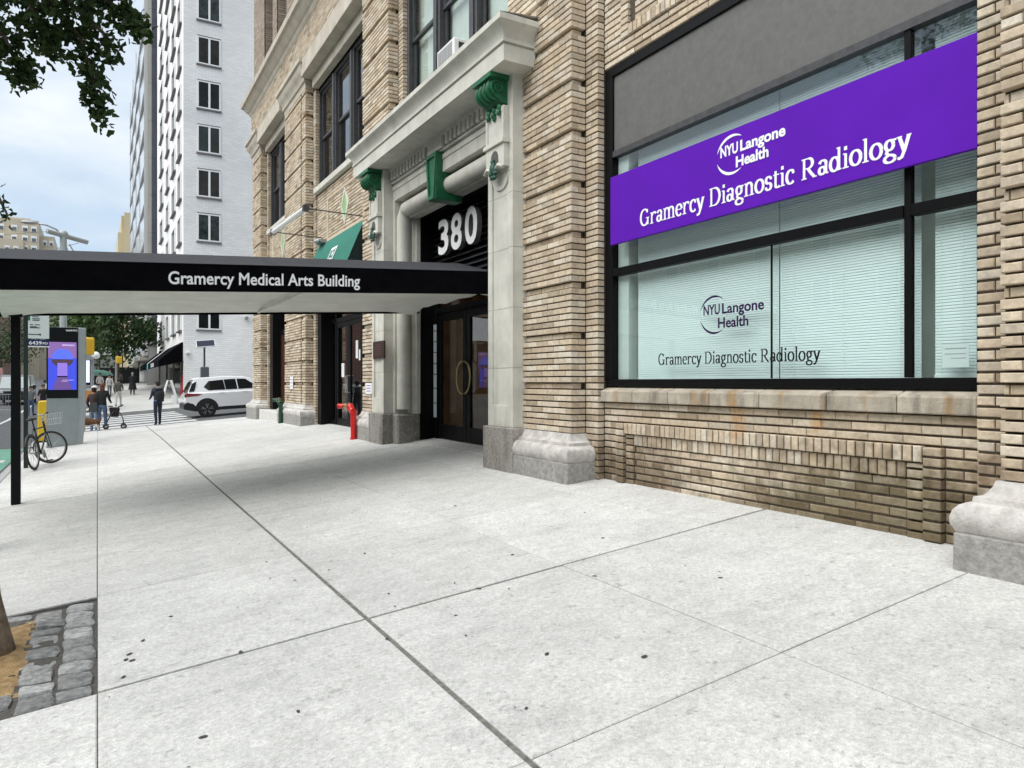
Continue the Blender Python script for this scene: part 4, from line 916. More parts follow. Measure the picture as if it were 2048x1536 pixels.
# air conditioner
t = thing('air_conditioner', (4.75, 9.8, 6.6), 'white window air conditioner with slotted grille above the doorway cornice', 'air conditioner')
s = MB(); s.box(4.52, 5.02, 9.52, 10.12, 6.36, 6.67); s.build('case', 'white', t, bevel=.015)
for k in range(9):
    s = MB(); y = 9.575 + k * .057; s.box(4.512, 4.5195, y, y + .04, 6.40, 6.62); s.build('grille_slot', mat('grille grey', (.33, .33, .33), .6), t)
s = MB()
for a, c_ in ((4.60, 4.72), (4.76, 4.92)):
    for z in (6.40, 6.52): s.box(a, c_, 9.512, 9.5195, z, z + .09)
s.build('side_vent', mat('vent dark', (.03, .03, .03), .7), t)

# wall things -------------------------------------------------------------------------
t = thing('bronze_plaque', (4.52, 12.8, 2.2), 'dark bronze plaque on the left doorway pilaster', 'plaque')
s = MB(); s.box(4.525, 4.5485, 12.48, 13.10, 2.03, 2.36); s.build('plate', 'plaque', t, bevel=.006)
s = MB()
for k in range(5):
    a = .2 - .02 * abs(k - 2); s.box(4.522, 4.5249, 12.79 - a, 12.79 + a, 2.29 - k * .045, 2.305 - k * .045)
s.build('text_lines', mat('worn bronze', (.16, .08, .05), .4, metal=.5), t)
for lab, X, y0, y1, z0, z1 in (('white paper notice taped to bricks right of the red standpipe', 4.69, 13.62, 14.0, 1.36, 1.58), ('white paper notice taped to the far pier near the green standpipe', 4.69, 20.2, 20.55, 1.40, 1.75)):
    t = thing('paper_notice', (X, y0, z0), lab, 'notice', 'paper notices on the brick piers')
    s = MB(); s.box(X - .008, X - .004, y0, y1, z0, z1); s.build('sheet', 'paper', t)
    h_ = (z1 - z0)
    for k in range(3): s = MB(); s.box(X - .0095, X - .0085, y0 + .06, y1 - .06, z0 + h_ * (.22 + .25 * k), z0 + h_ * (.22 + .25 * k) + .02); s.build('print_line', mat('violet print', (.30, .22, .45), .8), t)
t = thing('directory_panel', (5.38, 12.17, 1.2), 'column of pale tenant name plates on the black door frame', 'directory')
z = .95
for k, hh in enumerate((.27, .27, .26, .20, .20, .20, .20, .12)):
    s = MB(); s.box(5.386, 5.396, 12.085, 12.215, z, z + hh - .015); s.build('name_plate', mat('pale blue plate', (.50, .56, .60), .4), t); z += hh
def standpipe(loc, h, col, label, hdir, L=.42):
    t = thing('standpipe', loc, label, 'standpipe'); x, y, z = loc
    s = MB(); s.cyl((x, y, z - .05), (x, y, z + h - .10), .058, n=18); s.cyl((x, y, z + h - .14), (x, y, z + h - .09), .072, n=18); s.cyl((x, y, z - .02), (x, y, z + .03), .07, n=18)
    s.build('pipe', col, t, smooth=40)
    s = MB(); s.tube([(x + hdir[0] * .10 * math.sin(R(a)) * 1.0, y + hdir[1] * .10 * math.sin(R(a)), z + h - .10 + .10 * (1 - math.cos(R(a)))) for a in range(0, 91, 15)] + [(x + hdir[0] * .17, y + hdir[1] * .17, z + h)], [.066] * 7 + [.06], 14); s.build('elbow', col, t, smooth=50)
    s = MB(); s.cyl((x + hdir[0] * .15, y + hdir[1] * .15, z + h), (x + hdir[0] * .18, y + hdir[1] * .18, z + h), .078, n=8); s.cyl((x + hdir[0] * .18, y + hdir[1] * .18, z + h), (x + hdir[0] * (L - .09), y + hdir[1] * (L - .09), z + h), .055, n=14); s.build('coupling', 'brass', t, smooth=40)
    s = MB()
    a = Vector((hdir[0], hdir[1], 0)); pr = Vector((-a.y, a.x, 0))
    for e in (-1, 1):
        q = Vector((x, y, z + h)) + a * (L - .08); s.cyl(q + pr * .02 * e, q + pr * .07 * e + a * .09, .05, n=12); s.cyl(q + pr * .07 * e + a * .09, q + pr * .078 * e + a * .105, .058, n=12)
    s.build('cap', col, t, smooth=40)
standpipe((4.46, 14.08, walk_z(4.46, 14)), .66, 'red', 'bright red standpipe with brass coupling beside the glass shop door', (-.25, .968))
standpipe((4.47, 20.75, walk_z(4.47, 20.7)), .64, mat('dark green pipe paint', (.012, .06, .035), .4), 'slim dark green standpipe in front of the far marble step', (-.1, .995), .40)

# ------------------------------------------------------------------ tree pit and ginkgo
t = thing('tree_pit', (-.7, 5.2, -.07), 'sandy tree pit edged with grey cobbles at the lower left of the sidewalk', 'tree pit')
x0, x1, y0, y1 = PIT
s = MB(); nx = ny = 40
for i in range(nx + 1):
    for j in range(ny + 1):
        x = lerp(x0 + .0, x1 + .015, i / nx); y = lerp(y0 - .015, y1 + .015, j / ny); r = math.hypot(x + .62, y - 5.3)
        s.v.append((x, y, walk_z(x, y) - .030 + .015 * sm((min(-x - .38, x1 * 0 + 9, y - y0 - .36, y1 - y - .2)) / .06) + .04 * math.exp(-(r / .35) ** 2) + .02 * noise.noise(Vector((x * 5, y * 5, 3)))))
s.f = [(i * (ny + 1) + j, (i + 1) * (ny + 1) + j, (i + 1) * (ny + 1) + j + 1, i * (ny + 1) + j + 1) for i in range(nx) for j in range(ny)]; s.m = [0] * len(s.f)
for q, f_ in enumerate(s.f):
    c_ = [sum(s.v[i][a] for i in f_) / 4 for a in (0, 1)]
    d_ = min(-c_[0] - .37, c_[1] - y0 - .34, y1 - c_[1] - .19) + .05 * noise.noise(Vector((c_[0] * 8, c_[1] * 8, 1)))
    s.m[q] = 0 if d_ > 0 else 1
s.build('soil', [m_soil, mat('dark joint grit', (.075, .07, .062), .95, .3, 40, .6, 80)], t, smooth=True)
m_cob = mat('cobble granite', (.15, .15, .148), .85, .0, 24, .9, 45, col2=(.36, .36, .35), rand=.35, detail=7)
def cobble(cx, cy, sx, sy):
    s = MB(); a = rnd.uniform(-.08, .08); top = walk_z(cx, cy) + rnd.uniform(-.012, .001); h = .12; vs = []
    n = 3
    for lev, (ins, dz) in enumerate(((0, -h), (0, -.014), (.010, -.004), (.028, 0))):
        for ex, ey in ((-1, -1), (0, -1), (1, -1), (1, 0), (1, 1), (0, 1), (-1, 1), (-1, 0)):
            c_ = .90 if ex and ey else 1.0
            px = ex * (sx / 2 - ins) * c_ + rnd.uniform(-.007, .007); py = ey * (sy / 2 - ins) * c_ + rnd.uniform(-.007, .007)
            vs.append((cx + px * math.cos(a) - py * math.sin(a), cy + px * math.sin(a) + py * math.cos(a), top + dz + (rnd.uniform(-.006, .004) if lev > 1 else 0)))
    fs = [(l * 8 + k, l * 8 + (k + 1) % 8, l * 8 + 8 + (k + 1) % 8, l * 8 + 8 + k) for l in range(3) for k in range(8)] + [tuple(range(24, 32))]
    s.add(vs, fs); s.build('cobblestone', m_cob, t, smooth=40)
for col in range(2):
    y = y0 + .015; x = x1 - .10 - col * .185
    while y < y1 - .1:
        d = min(rnd.uniform(.16, .26), y1 - y); cobble(x + rnd.uniform(-.008, .008), y + d / 2, .172, d - .018); y += d
for row in range(2):
    for base in (y0 + .10 + row * .175, y1 - .10 - row * .17):
        if base > 5.5 and row: continue
        x = x0 + .02
        while x < x1 - .42:
            d = min(rnd.uniform(.17, .27), x1 - .38 - x); cobble(x + d / 2, base, d - .018, .16); x += d
b = MB()
for k in range(60):       # dead leaves and wood chips on the soil
    x, y = rnd.uniform(-.75, -.28), rnd.uniform(4.55, 5.95); z = walk_z(x, y) - .02; r = rnd.uniform(.008, .02); a = rnd.random() * 6
    b.add([(x + r * math.cos(a + q), y + r * math.sin(a + q), z + rnd.uniform(0, .012)) for q in (0, 1.2, 3.1, 4.4)], [(0, 1, 2, 3)])
tag(b.build('leaf_litter', mat('dry litter', (.42, .35, .22), .8, .4, 50), t), kind='stuff')

TREE = thing('ginkgo_tree', (-.62, 5.3, -.05), 'ginkgo street tree with fan shaped leaves, rooted in the cobbled pit', 'tree')
m_bark = mat('grey brown bark', (.12, .085, .055), .95, .0, 18, 1.0, 30, col2=(.27, .21, .15))
trunk = [(-.60, 5.30, -.12), (-.605, 5.31, .05), (-.63, 5.33, .3), (-.68, 5.36, .9), (-.80, 5.42, 1.7), (-.92, 5.5, 2.6), (-1.0, 5.58, 3.6), (-1.0, 5.7, 5), (-.95, 5.8, 6.5), (-.9, 5.8, 7.6)]
s = MB(); s.tube(trunk, [.19, .155, .125, .11, .102, .096, .09, .07, .045, .02], 14)
s.v = [(x + .012 * noise.noise(Vector((x * 9, y * 9, z * 4))), y + .012 * noise.noise(Vector((x * 9 + 5, y * 9, z * 4))), z) for x, y, z in s.v]
s.build('trunk', m_bark, TREE, smooth=True)
BRA = [  # path, cluster radius start/end, leaf count
    ([(-1.0, 5.6, 3.7), (-.75, 6.1, 4.7), (-.35, 6.5, 4.55), (-.12, 6.55, 4.30), (-.03, 6.48, 3.98), (.015, 6.46, 3.66)], .24, .045, 330),
    ([(-1.0, 5.65, 4.4), (-.5, 6.2, 4.85), (-.05, 6.4, 4.62), (.16, 6.35, 4.50), (.31, 6.3, 4.36)], .24, .06, 300),
    ([(-1.0, 5.6, 3.9), (-.9, 6.4, 4.6), (-.66, 6.8, 4.36), (-.56, 6.8, 4.12), (-.47, 6.76, 3.95)], .26, .07, 270),
    ([(-1.0, 5.7, 4.8), (-.7, 6.4, 4.75), (-.36, 6.6, 4.36), (-.29, 6.62, 4.16)], .22, .06, 170),
    ([(-1.0, 5.7, 4.8), (-.4, 6.5, 4.7), (.04, 6.5, 4.35), (.09, 6.45, 4.14)], .18, .05, 120),
    ([(-1.0, 5.6, 3.6), (-.85, 6.1, 3.3), (-.65, 6.6, 3.0), (-.60, 6.78, 2.89)], .05, .05, 26),
    ([(-1.0, 5.6, 4.0), (-1.8, 6.2, 5.0), (-2.5, 6.6, 5.3)], .5, .3, 200), ([(-1, 5.6, 4.2), (-1.6, 4.8, 5.2), (-2.0, 4.2, 5.4)], .5, .3, 200),
    ([(-1, 5.7, 4.8), (-.3, 5.0, 5.9), (.3, 4.6, 6.2)], .5, .3, 200), ([(-1, 5.8, 5.4), (-1.2, 6.8, 6.4), (-1.3, 7.4, 6.6)], .5, .3, 200)]
leafs = MB()
def ginkgo(c, sz):
    d = Vector((rnd.gauss(0, 1), rnd.gauss(0, 1), rnd.gauss(-.6, .8))).normalized(); u = d.cross(Vector((rnd.gauss(0, 1), rnd.gauss(0, 1), rnd.gauss(0, 1)))).normalized(); w_ = d.cross(u) * .12 * sz
    P = [c, c + d * sz * .42, c + d * sz * .75 - u * sz * .62 + w_, c + d * sz * 1.05 - u * sz * .34, c + d * sz * .93 + w_, c + d * sz * 1.05 + u * sz * .34, c + d * sz * .75 + u * sz * .62 + w_]
    leafs.add([P[1], *P[2:]], [(0, 1, 2), (0, 2, 3), (0, 3, 4), (0, 4, 5)])
    leafs.add([c, c + u * .003, P[1]], [(0, 1, 2)])
for path, r0, r1, cnt in BRA:
    P = [Vector(p) for p in path]; k = len(P)
    s = MB(); s.tube(P, [lerp(.032, .005, q / (k - 1)) for q in range(k)], 6); s.build('limb', m_bark, TREE, smooth=True)
    for q in range(int(cnt * 1.45)):
        f = rnd.random() ** .75 * .86 + .14; a = f * (k - 1); i = min(k - 2, int(a)); c_ = P[i].lerp(P[i + 1], a - i); r = lerp(r0, r1, f)
        v = Vector((rnd.gauss(0, 1), rnd.gauss(0, 1), rnd.gauss(0, 1))) * r * .55; ginkgo(c_ + v, rnd.uniform(.05, .085))
for q in range(1200):
    ginkgo(Vector((rnd.uniform(-1.1, .0), rnd.uniform(6.2, 7.1), rnd.uniform(4.30, 5.3) + .22 * noise.noise(Vector((q * .7, 0, 0))))), rnd.uniform(.05, .075))
for q in range(3600):
    v = Vector((rnd.gauss(0, 1), rnd.gauss(0, 1), rnd.gauss(0, 1))).normalized() * rnd.random() ** .4
    ginkgo(Vector((-1.1 + v.x * 2.1, 5.6 + v.y * 2.0, 6.5 + v.z * 1.8)), rnd.uniform(.06, .09))
def leaf_mat(name, a, c_):
    m = bpy.data.materials.new(name); m.use_nodes = True; tt = m.node_tree; bs = tt.nodes['Principled BSDF']; g_ = tt.nodes.new('ShaderNodeNewGeometry'); rr = tt.nodes.new('ShaderNodeValToRGB')
    rr.color_ramp.elements[0].color = (*a, 1); rr.color_ramp.elements[1].color = (*c_, 1); tt.links.new(g_.outputs['Random Per Island'], rr.inputs[0]); tt.links.new(rr.outputs[0], bs.inputs['Base Color'])
    bs.inputs['Roughness'].default_value = .55; bs.inputs['Specular IOR Level'].default_value = .3
    tl = tt.nodes.new('ShaderNodeBsdfTranslucent'); ms = tt.nodes.new('ShaderNodeMixShader'); ms.inputs[0].default_value = .18; tt.links.new(rr.outputs[0], tl.inputs[0])
    o_ = tt.nodes['Material Output']; tt.links.new(bs.outputs[0], ms.inputs[1]); tt.links.new(tl.outputs[0], ms.inputs[2]); tt.links.new(ms.outputs[0], o_.inputs[0]); return m
tag(leafs.build('leaves', leaf_mat('ginkgo leaf', (.020, .045, .012), (.055, .095, .025)), TREE, fix=False), kind='stuff')

# ------------------------------------------------------------------ kerbside things
m_pole = mat('dark green pole paint', (.012, .022, .016), .45)
t = thing('bus_stop_pole', (-1.24, 17.3, walk_z(-1.24, 17.3)), 'dark green bus stop pole with white route sign and blue number plate', 'sign pole')
gz = walk_z(-1.24, 17.3)
s = MB(); s.box(-1.28, -1.205, 17.27, 17.34, gz, 4.1); s.box(-1.34, -1.29, 17.28, 17.33, 2.48, 2.58); s.build('pole', m_pole, t, bevel=.008)
s = MB(); s.box(-1.20, -.845, 17.22, 17.255, 2.47, 3.25); bd = sub(s.build('route_board', mat('sign white', (.62, .68, .66), .5), t, bevel=.004))
for z, a, c_ in ((2.90, -1.13, -1.02), (2.86, -1.13, -1.00), (2.83, -1.13, -1.01), (2.74, -1.17, -1.12), (2.74, -1.09, -1.0), (2.68, -1.17, -1.0), (2.70, -1.17, -1.05)): s = MB(); s.box(a, c_, 17.2165, 17.2195, z, z + .014); s.build('print_line', 'vblack', bd)
s = MB(); s.box(-1.195, -1.0, 17.2165, 17.2195, 2.545, 2.56); s.box(-1.01, -.985, 17.2165, 17.2195, 2.535, 2.57); s.build('arrow', 'vblack', bd)
s = MB(); s.box(-1.2, -1.165, 17.2165, 17.2195, 2.83, 2.92); s.build('route_tab', 'green', bd)
s = MB(); s.box(-1.20, -.85, 17.22, 17.25, 2.325, 2.45); pl = sub(s.build('number_plate', mat('navy plate', (.012, .016, .10), .5), t))
s = MB(); place_text(s, text_mesh('6439', 0, .02), lambda u, v, d: (-1.185 + u, 17.217, 2.352 + v), .215, .068); place_text(s, text_mesh('PD', 0, .02), lambda u, v, d: (-.955 + u, 17.217, 2.355 + v), .085, .045); s.build('number', 'vwhite', pl, fix=False)
s = MB(); s.box(-1.203, -.845, 17.221, 17.249, 2.30, 2.322); s.build('trim', 'white', t)

# information kiosk with screen
def kiosk(loc, label, screen, detail=True, sy=1.0):
    x, y, z = loc; t = thing('information_kiosk', loc, label, 'kiosk'); W, D, Ht = .74, .26, 3.13
    m_k = mat('kiosk grey metal', (.30, .325, .33), .4, .05, 3, metal=.3)
    # body: straight above, tapering in below on the street-building axis
    s = MB(); pr = [(0, 0), (.80, 0), (.88, 1.0), (.88, Ht), (0, Ht)]
    s.prism([(x + a, z + b_) for a, b_ in pr], 'y', y, y + D); s.build('body', m_k, t, bevel=.012)
    s = MB(); s.box(x + .0, x + .70, y - .012, y - .001, z + 1.28, z + Ht - .005); s.build('glass_face', mat('kiosk black glass', (.006, .007, .008), .35, spec=.15), t)
    s = MB(); s.prism([(x + .70, z + 1.28), (x + .74, z + 1.0), (x + .66, z + .0), (x + .0, z + .0), (x + .0, z + 1.28)], 'y', y - .008, y - .001); s.build('lower_panel', mat('kiosk panel', (.24, .27, .27), .45, .06, 3), t)
    sx0, sx1, sz0, sz1 = x + .035, x + .665, z + 1.50, z + 2.74
    if not detail:
        s = MB(); s.box(sx0, sx1, y - .016, y - .013, sz0, sz1); s.build('screen', screen, t); return
    s = MB(); s.box(sx0, sx1, y - .016, y - .013, sz0, sz1); sr = sub(s.build('screen', emit_mat('screen blue', (.05, .07, .62), .32), t))
    cx = (sx0 + sx1) / 2; E_ = lambda n, c_, k=.30: emit_mat(n, c_, k)
    s = MB(); s.add([(sx0, y - .0165, sz1), (sx1, y - .0165, sz1), (sx1, y - .0165, sz1 - .42), (sx0, y - .0165, sz1 - .42)], [(0, 1, 2, 3)]); s.build('picture_sky', E_('screen violet', (.22, .12, .34)), sr)
    s = MB(); s.prism([(cx - .24, sz0 + .80)] + [(cx + .24 * math.cos(R(a)), sz0 + .80 + .27 * math.sin(R(a))) for a in range(180, -1, -12)], 'y', y - .0185, y - .017); s.build('picture_dome', E_('screen bright blue', (.10, .15, .80)), sr)
    s = MB(); s.prism([(cx + .24 * math.cos(R(a)), sz0 + .79 + .20 * math.sin(R(a))) for a in range(180, 361, 15)], 'y', y - .0205, y - .019); s.build('picture_rocks', E_('screen dark', (.06, .035, .05), .4), sr)
    s = MB(); s.prism([(cx - .11, sz0 + .36), (cx + .11, sz0 + .36), (cx + .11, sz0 + .70), (cx - .11, sz0 + .70)], 'y', y - .0225, y - .021); s.build('picture_case', E_('screen lilac', (.26, .17, .62)), sr)
    s = MB(); s.prism([(cx - .22, sz0 + .005), (cx + .22, sz0 + .005), (cx + .11, sz0 + .34), (cx - .11, sz0 + .34)], 'y', y - .0225, y - .021); s.build('picture_path', E_('screen plum', (.13, .07, .25)), sr)
    s = MB(); s.box(cx - .11, cx + .11, y - .0245, y - .023, sz0 + .33, sz0 + .36); s.build('picture_shadow', 'vblack', sr)
    s = MB(); place_text(s, text_mesh('RIMOWA', 0, .0), lambda u, v, d: (cx - .0 + u, y - .019, sz1 - .10 + v), .27, .045); s.box(cx + .0, cx + .25, y - .0245, y - .0235, sz0 + .25, sz0 + .256); s.box(cx - .02, cx + .12, y - .0245, y - .0235, sz0 + .22, sz0 + .226); s.build('picture_text', E_('screen text', (.6, .5, .75), .6), sr, fix=False)
    s = MB(); place_text(s, text_mesh('LinkNYC', 0, .03), lambda u, v, d: (x + .43 + u, y - .0145, z + 3.03 + v), .255, .045); s.build('lettering', 'vwhite', t, fix=False)
kz = walk_z(-1.1, 22) - .0
kiosk((-1.14, 22.0, kz), 'tall grey information kiosk with a blue and violet advert screen beside the kerb', None)
kiosk((-1.05, 47.0, far_walk_z(-1, 47)), 'second information kiosk with a pale screen across the cross street', emit_mat('pale screen', (.45, .52, .85), .9), False)

# yellow post
t = thing('yellow_post', (-1.35, 24.3, walk_z(-1.35, 24.3)), 'bright yellow plastic post behind the bicycle beside the kiosk', 'post')
gz = walk_z(-1.35, 24.3); m_yp = mat('yellow plastic', (.72, .46, .02), .4)
s = MB(); s.prism([(-1.47, gz), (-1.27, gz), (-1.22, gz + 1.18), (-1.42, gz + 1.18), (-1.46, gz + 1.13)], 'y', 24.2, 24.4); s.build('shell', m_yp, t, bevel=.03)
s = MB(); s.box(-1.50, -1.2, 24.15, 24.45, gz - .02, gz + .04); s.build('foot', 'black', t)

# bicycle
def bicycle():
    A = Vector((-1.045, 16.62, 0)); Bv = Vector((-.80, 17.62, 0))
    t = thing('bicycle', (A.x, A.y, walk_z(A.x, A.y)), 'black city bicycle with a wire basket leaning on the bus stop pole', 'bicycle')
    d = (Bv - A).normalized(); up = (Vector((0, 0, 1)) + Vector((-d.y, d.x, 0)) * .13).normalized(); side = d.cross(up)
    rad = .335
    def wheel(c, ax, name):
        fwd = up.cross(ax).normalized(); uu = ax.cross(fwd).normalized()
        pt = lambda r, a: c + fwd * (r * math.cos(a)) + uu * (r * math.sin(a))
        s = MB(); s.tube([pt(rad - .02, 2 * math.pi * k / 36) for k in range(36)], .02, 8, close=True); w_ = sub(s.build('wheel', mat('tyre rubber', (.035, .03, .025), .8), t, smooth=True))
        s = MB(); s.tube([pt(rad - .047, 2 * math.pi * k / 36) for k in range(36)], .012, 6, close=True); s.build('rim', 'steel', w_, smooth=True)
        s = MB()
        for k in range(20):
            a = 2 * math.pi * k / 20; s.cyl(c + ax * (.025 if k % 2 else -.025), pt(rad - .05, a + .25 * (1 if k % 4 < 2 else -1)), .0018, n=3)
        s.cyl(c - ax * .05, c + ax * .05, .022, n=8); s.build('spokes', 'steel', w_)
    g0 = walk_z(A.x, A.y); g1 = walk_z(Bv.x, Bv.y)
    ca = Vector((A.x, A.y, g0)) + up * rad; cb = Vector((Bv.x, Bv.y, g1)) + up * rad
    wheel(ca, side, 'rear')
    ang = R(48); fx_ = (d * math.cos(ang) - side * math.sin(ang) * -1); ax2 = (side * math.cos(ang) - d * math.sin(ang)).normalized()
    wheel(cb, ax2, 'front')
    P = lambda a, h: ca + d * a + up * h
    L = (cb - ca).length
    bb, st, hd, hb = P(.44, -.06), P(.27, .50), P(L - .20, .52), P(L - .14, .33)
    s = MB(); m_f = mat('bike black paint', (.012, .012, .014), .3)
    for a, b_, r in ((bb, st, .016), (bb, hb, .018), (st - up * .06, hd - up * .06, .015), (hd + up * .05, hb - up * .02, .02)): s.cyl(a, b_, r, n=8)
    for e in (-.055, .055): s.cyl(ca + side * e, bb + side * e * .5, .009, n=6); s.cyl(ca + side * e, st + side * e * .3 - up * .05, .008, n=6)
    s.build('frame', m_f, t, smooth=40)
    s = MB()
    for e in (-.05, .05): s.cyl(hb + ax2 * e, cb + ax2 * e, .011, n=6)
    s.build('fork', m_f, t)
    s = MB(); s.cyl(st, P(.24, .62), .013, n=8); c = P(.20, .645); s.ball(c, (.09, .14, .035), 12, 8, mtx=Matrix((side, d, up)).transposed()); s.build('saddle', mat('saddle', (.02, .018, .016), .5), t, smooth=True)
    stem = hd + up * .18; s = MB(); s.cyl(hd, stem, .013, n=8)
    s.tube([stem - ax2 * .29 - d * .10 + up * .03, stem - ax2 * .20 - d * .02 + up * .04, stem - ax2 * .06, stem + ax2 * .06, stem + ax2 * .20 - d * .02 + up * .04, stem + ax2 * .29 - d * .10 + up * .03], .012, 8); s.build('handlebar', 'steel', t, smooth=True)
    s = MB()
    for e in (-1, 1): s.cyl(stem + ax2 * .20 * e - d * .03 + up * .04, stem + ax2 * .30 * e - d * .11 + up * .03, .017, n=8)
    s.build('grip', 'black', t)
    s = MB(); s.cyl(bb + side * .05, bb + side * .058, .09, n=20); s.cyl(bb - side * .08, bb + side * .08, .012, n=8); s.cyl(bb + side * .075, bb + side * .075 - up * .15 + d * .06, .011, n=6); s.cyl(bb - side * .075, bb - side * .075 + up * .15 - d * .06, .011, n=6)
    s.build('crank', 'steel', t)
    for e in (-1, 1):
        s = MB(); s.obox(bb + side * (.075 * e + .05 * e) + (-up * .15 + d * .06) * e, (.09, .08, .02), Matrix((side, d, up)).transposed()); s.build('pedal', 'black', t)
    s = MB(); fo = up.cross(ax2).normalized() * -1; fo = fo if fo.dot(d) > 0 else -fo; bc = stem + fo * .16 - up * .05
    for lev, sc_ in ((-.16, .8), (-.05, .9), (.06, 1.0)):
        s.tube([bc + ax2 * (.19 * sc_ * e1) + fo * (.14 * sc_ * e2) + up * lev for e1, e2 in ((-1, -1), (1, -1), (1, 1), (-1, 1))], .005, 5, close=True)
    for e1, e2 in [(q / 3, e) for q in range(-3, 4) for e in (-1, 1)] + [(e, q / 3) for q in range(-2, 3) for e in (-1, 1)]:
        s.cyl(bc + ax2 * (.19 * .8 * e1) + fo * (.14 * .8 * e2) - up * .16, bc + ax2 * (.19 * e1) + fo * (.14 * e2) + up * .06, .003, n=4)
    s.build('basket', mat('wire white', (.60, .61, .62), .4, metal=.3), t)
    s = MB(); s.tube([ca + d * (rad + .02) * math.cos(R(a)) + up * (rad + .02) * math.sin(R(a)) for a in range(20, 171, 15)], .02, 5); s.build('mudguard', m_f, t, smooth=True)
bicycle()

# lamp and signal pole at the corner
t = thing('street_lamp', (-.91, 26.0, walk_z(-.91, 26)), 'grey street lamp and signal pole with cross arm rising behind the canopy', 'street lamp')
gz = walk_z(-.91, 26)
s = MB(); s.cyl((-.91, 26, gz), (-.91, 26, 6.15), .11, .095, n=14); s.cyl((-.91, 26, gz), (-.91, 26, gz + .5), .17, .13, n=14); s.cyl((-.91, 26, 5.62), (-.91, 26, 5.72), .12, n=14); s.ball((-.91, 26, 6.15), (.13, .13, .13)); s.build('pole', mat('pale grey pole', (.40, .43, .43), .5, .05, 4), t, smooth=40)
s = MB(); s.cyl((-1.32, 25.75, 6.16), (-.28, 26.35, 6.02), .075, n=12); s.build('cross_arm', mat('arm grey', (.38, .40, .40), .5), t, smooth=40)
s = MB(); s.tube([(-.93, 26, 6.1), (-1.1, 26, 6.28), (-1.35, 26, 6.38), (-1.62, 26, 6.41)], .025, 8); s.build('lamp_arm', 'steel', t, smooth=True)
s = MB(); s.ball((-1.78, 26, 6.41), (.24, .09, .055), 12, 6); s.build('lamp_head', 'steel', t, smooth=True)
s = MB(); s.tube([(-.75, 26, 5.85), (-.62, 26, 5.6), (-.55, 26, 5.25), (-.53, 26, 4.6)], .018, 6); s.build('cable', 'steel', t)
s = MB(); s.box(-1.16, -1.03, 25.9, 26.1, 3.0, 3.25); s.box(-.79, -.62, 25.9, 26.1, 3.0, 3.25); s.build('control_box', mat('box grey', (.42, .43, .43), .5), t, bevel=.01)
s = MB(); s.tube([(-1.25, 25.8, 6.16), (-2.6, 25, 5.75), (-4.5, 24, 5.35), (-8, 22, 4.9)], .008, 4); s.tube([(-.5, 26.2, 5.95), (-1.6, 26.6, 5.6), (-3, 27, 5.4), (-8, 28.4, 4.8)], .008, 4); s.build('guy_wire', 'steel', t)

def signal(loc, h, label, boxh=.62):
    x, y, z = loc; t = thing('traffic_signal', loc, label, 'traffic signal')
    s = MB(); s.cyl((x, y, z), (x, y, z + h), .06, n=10); s.build('pole', 'steel', t, smooth=40)
    s = MB(); s.box(x - .02, x + .33, y - .35, y - .07, z + h - boxh, z + h - .04); s.box(x + .02, x + .10, y - .3, y - .1, z + h - .04, z + h + .03); s.build('housing', m_yp, t, bevel=.03)
    s = MB(); s.box(x + .05, x + .26, y - .36, y - .351, z + h - boxh + .07, z + h - .13); s.build('face', mat('signal amber paint', (.60, .36, .02), .5), t)
signal((-.42, 28.6, road_z(-.42, 28.6)), 3.35, 'yellow traffic signal box just right of the tall kiosk')
signal((1.12, 56, far_walk_z(1.12, 56)), 2.85, 'small yellow signal box far down the opposite sidewalk', .5)
t = thing('globe_lamp', (-.05, 44.5, far_walk_z(0, 44.5)), 'white globe lamp on a thin pole below the yellow signal', 'lamp')
gz = far_walk_z(0, 44.5)
s = MB(); s.cyl((-.25, 44.5, gz), (-.25, 44.5, 2.85), .05, n=8); s.box(-.55, -.2, 44.3, 44.55, 2.78, 3.3); s.build('pole', 'steel', t)
s = MB(); s.ball((-.08, 44.3, 3.02), .20); s.build('globe', mat('opal globe', (.85, .85, .84), .4), t, smooth=True)

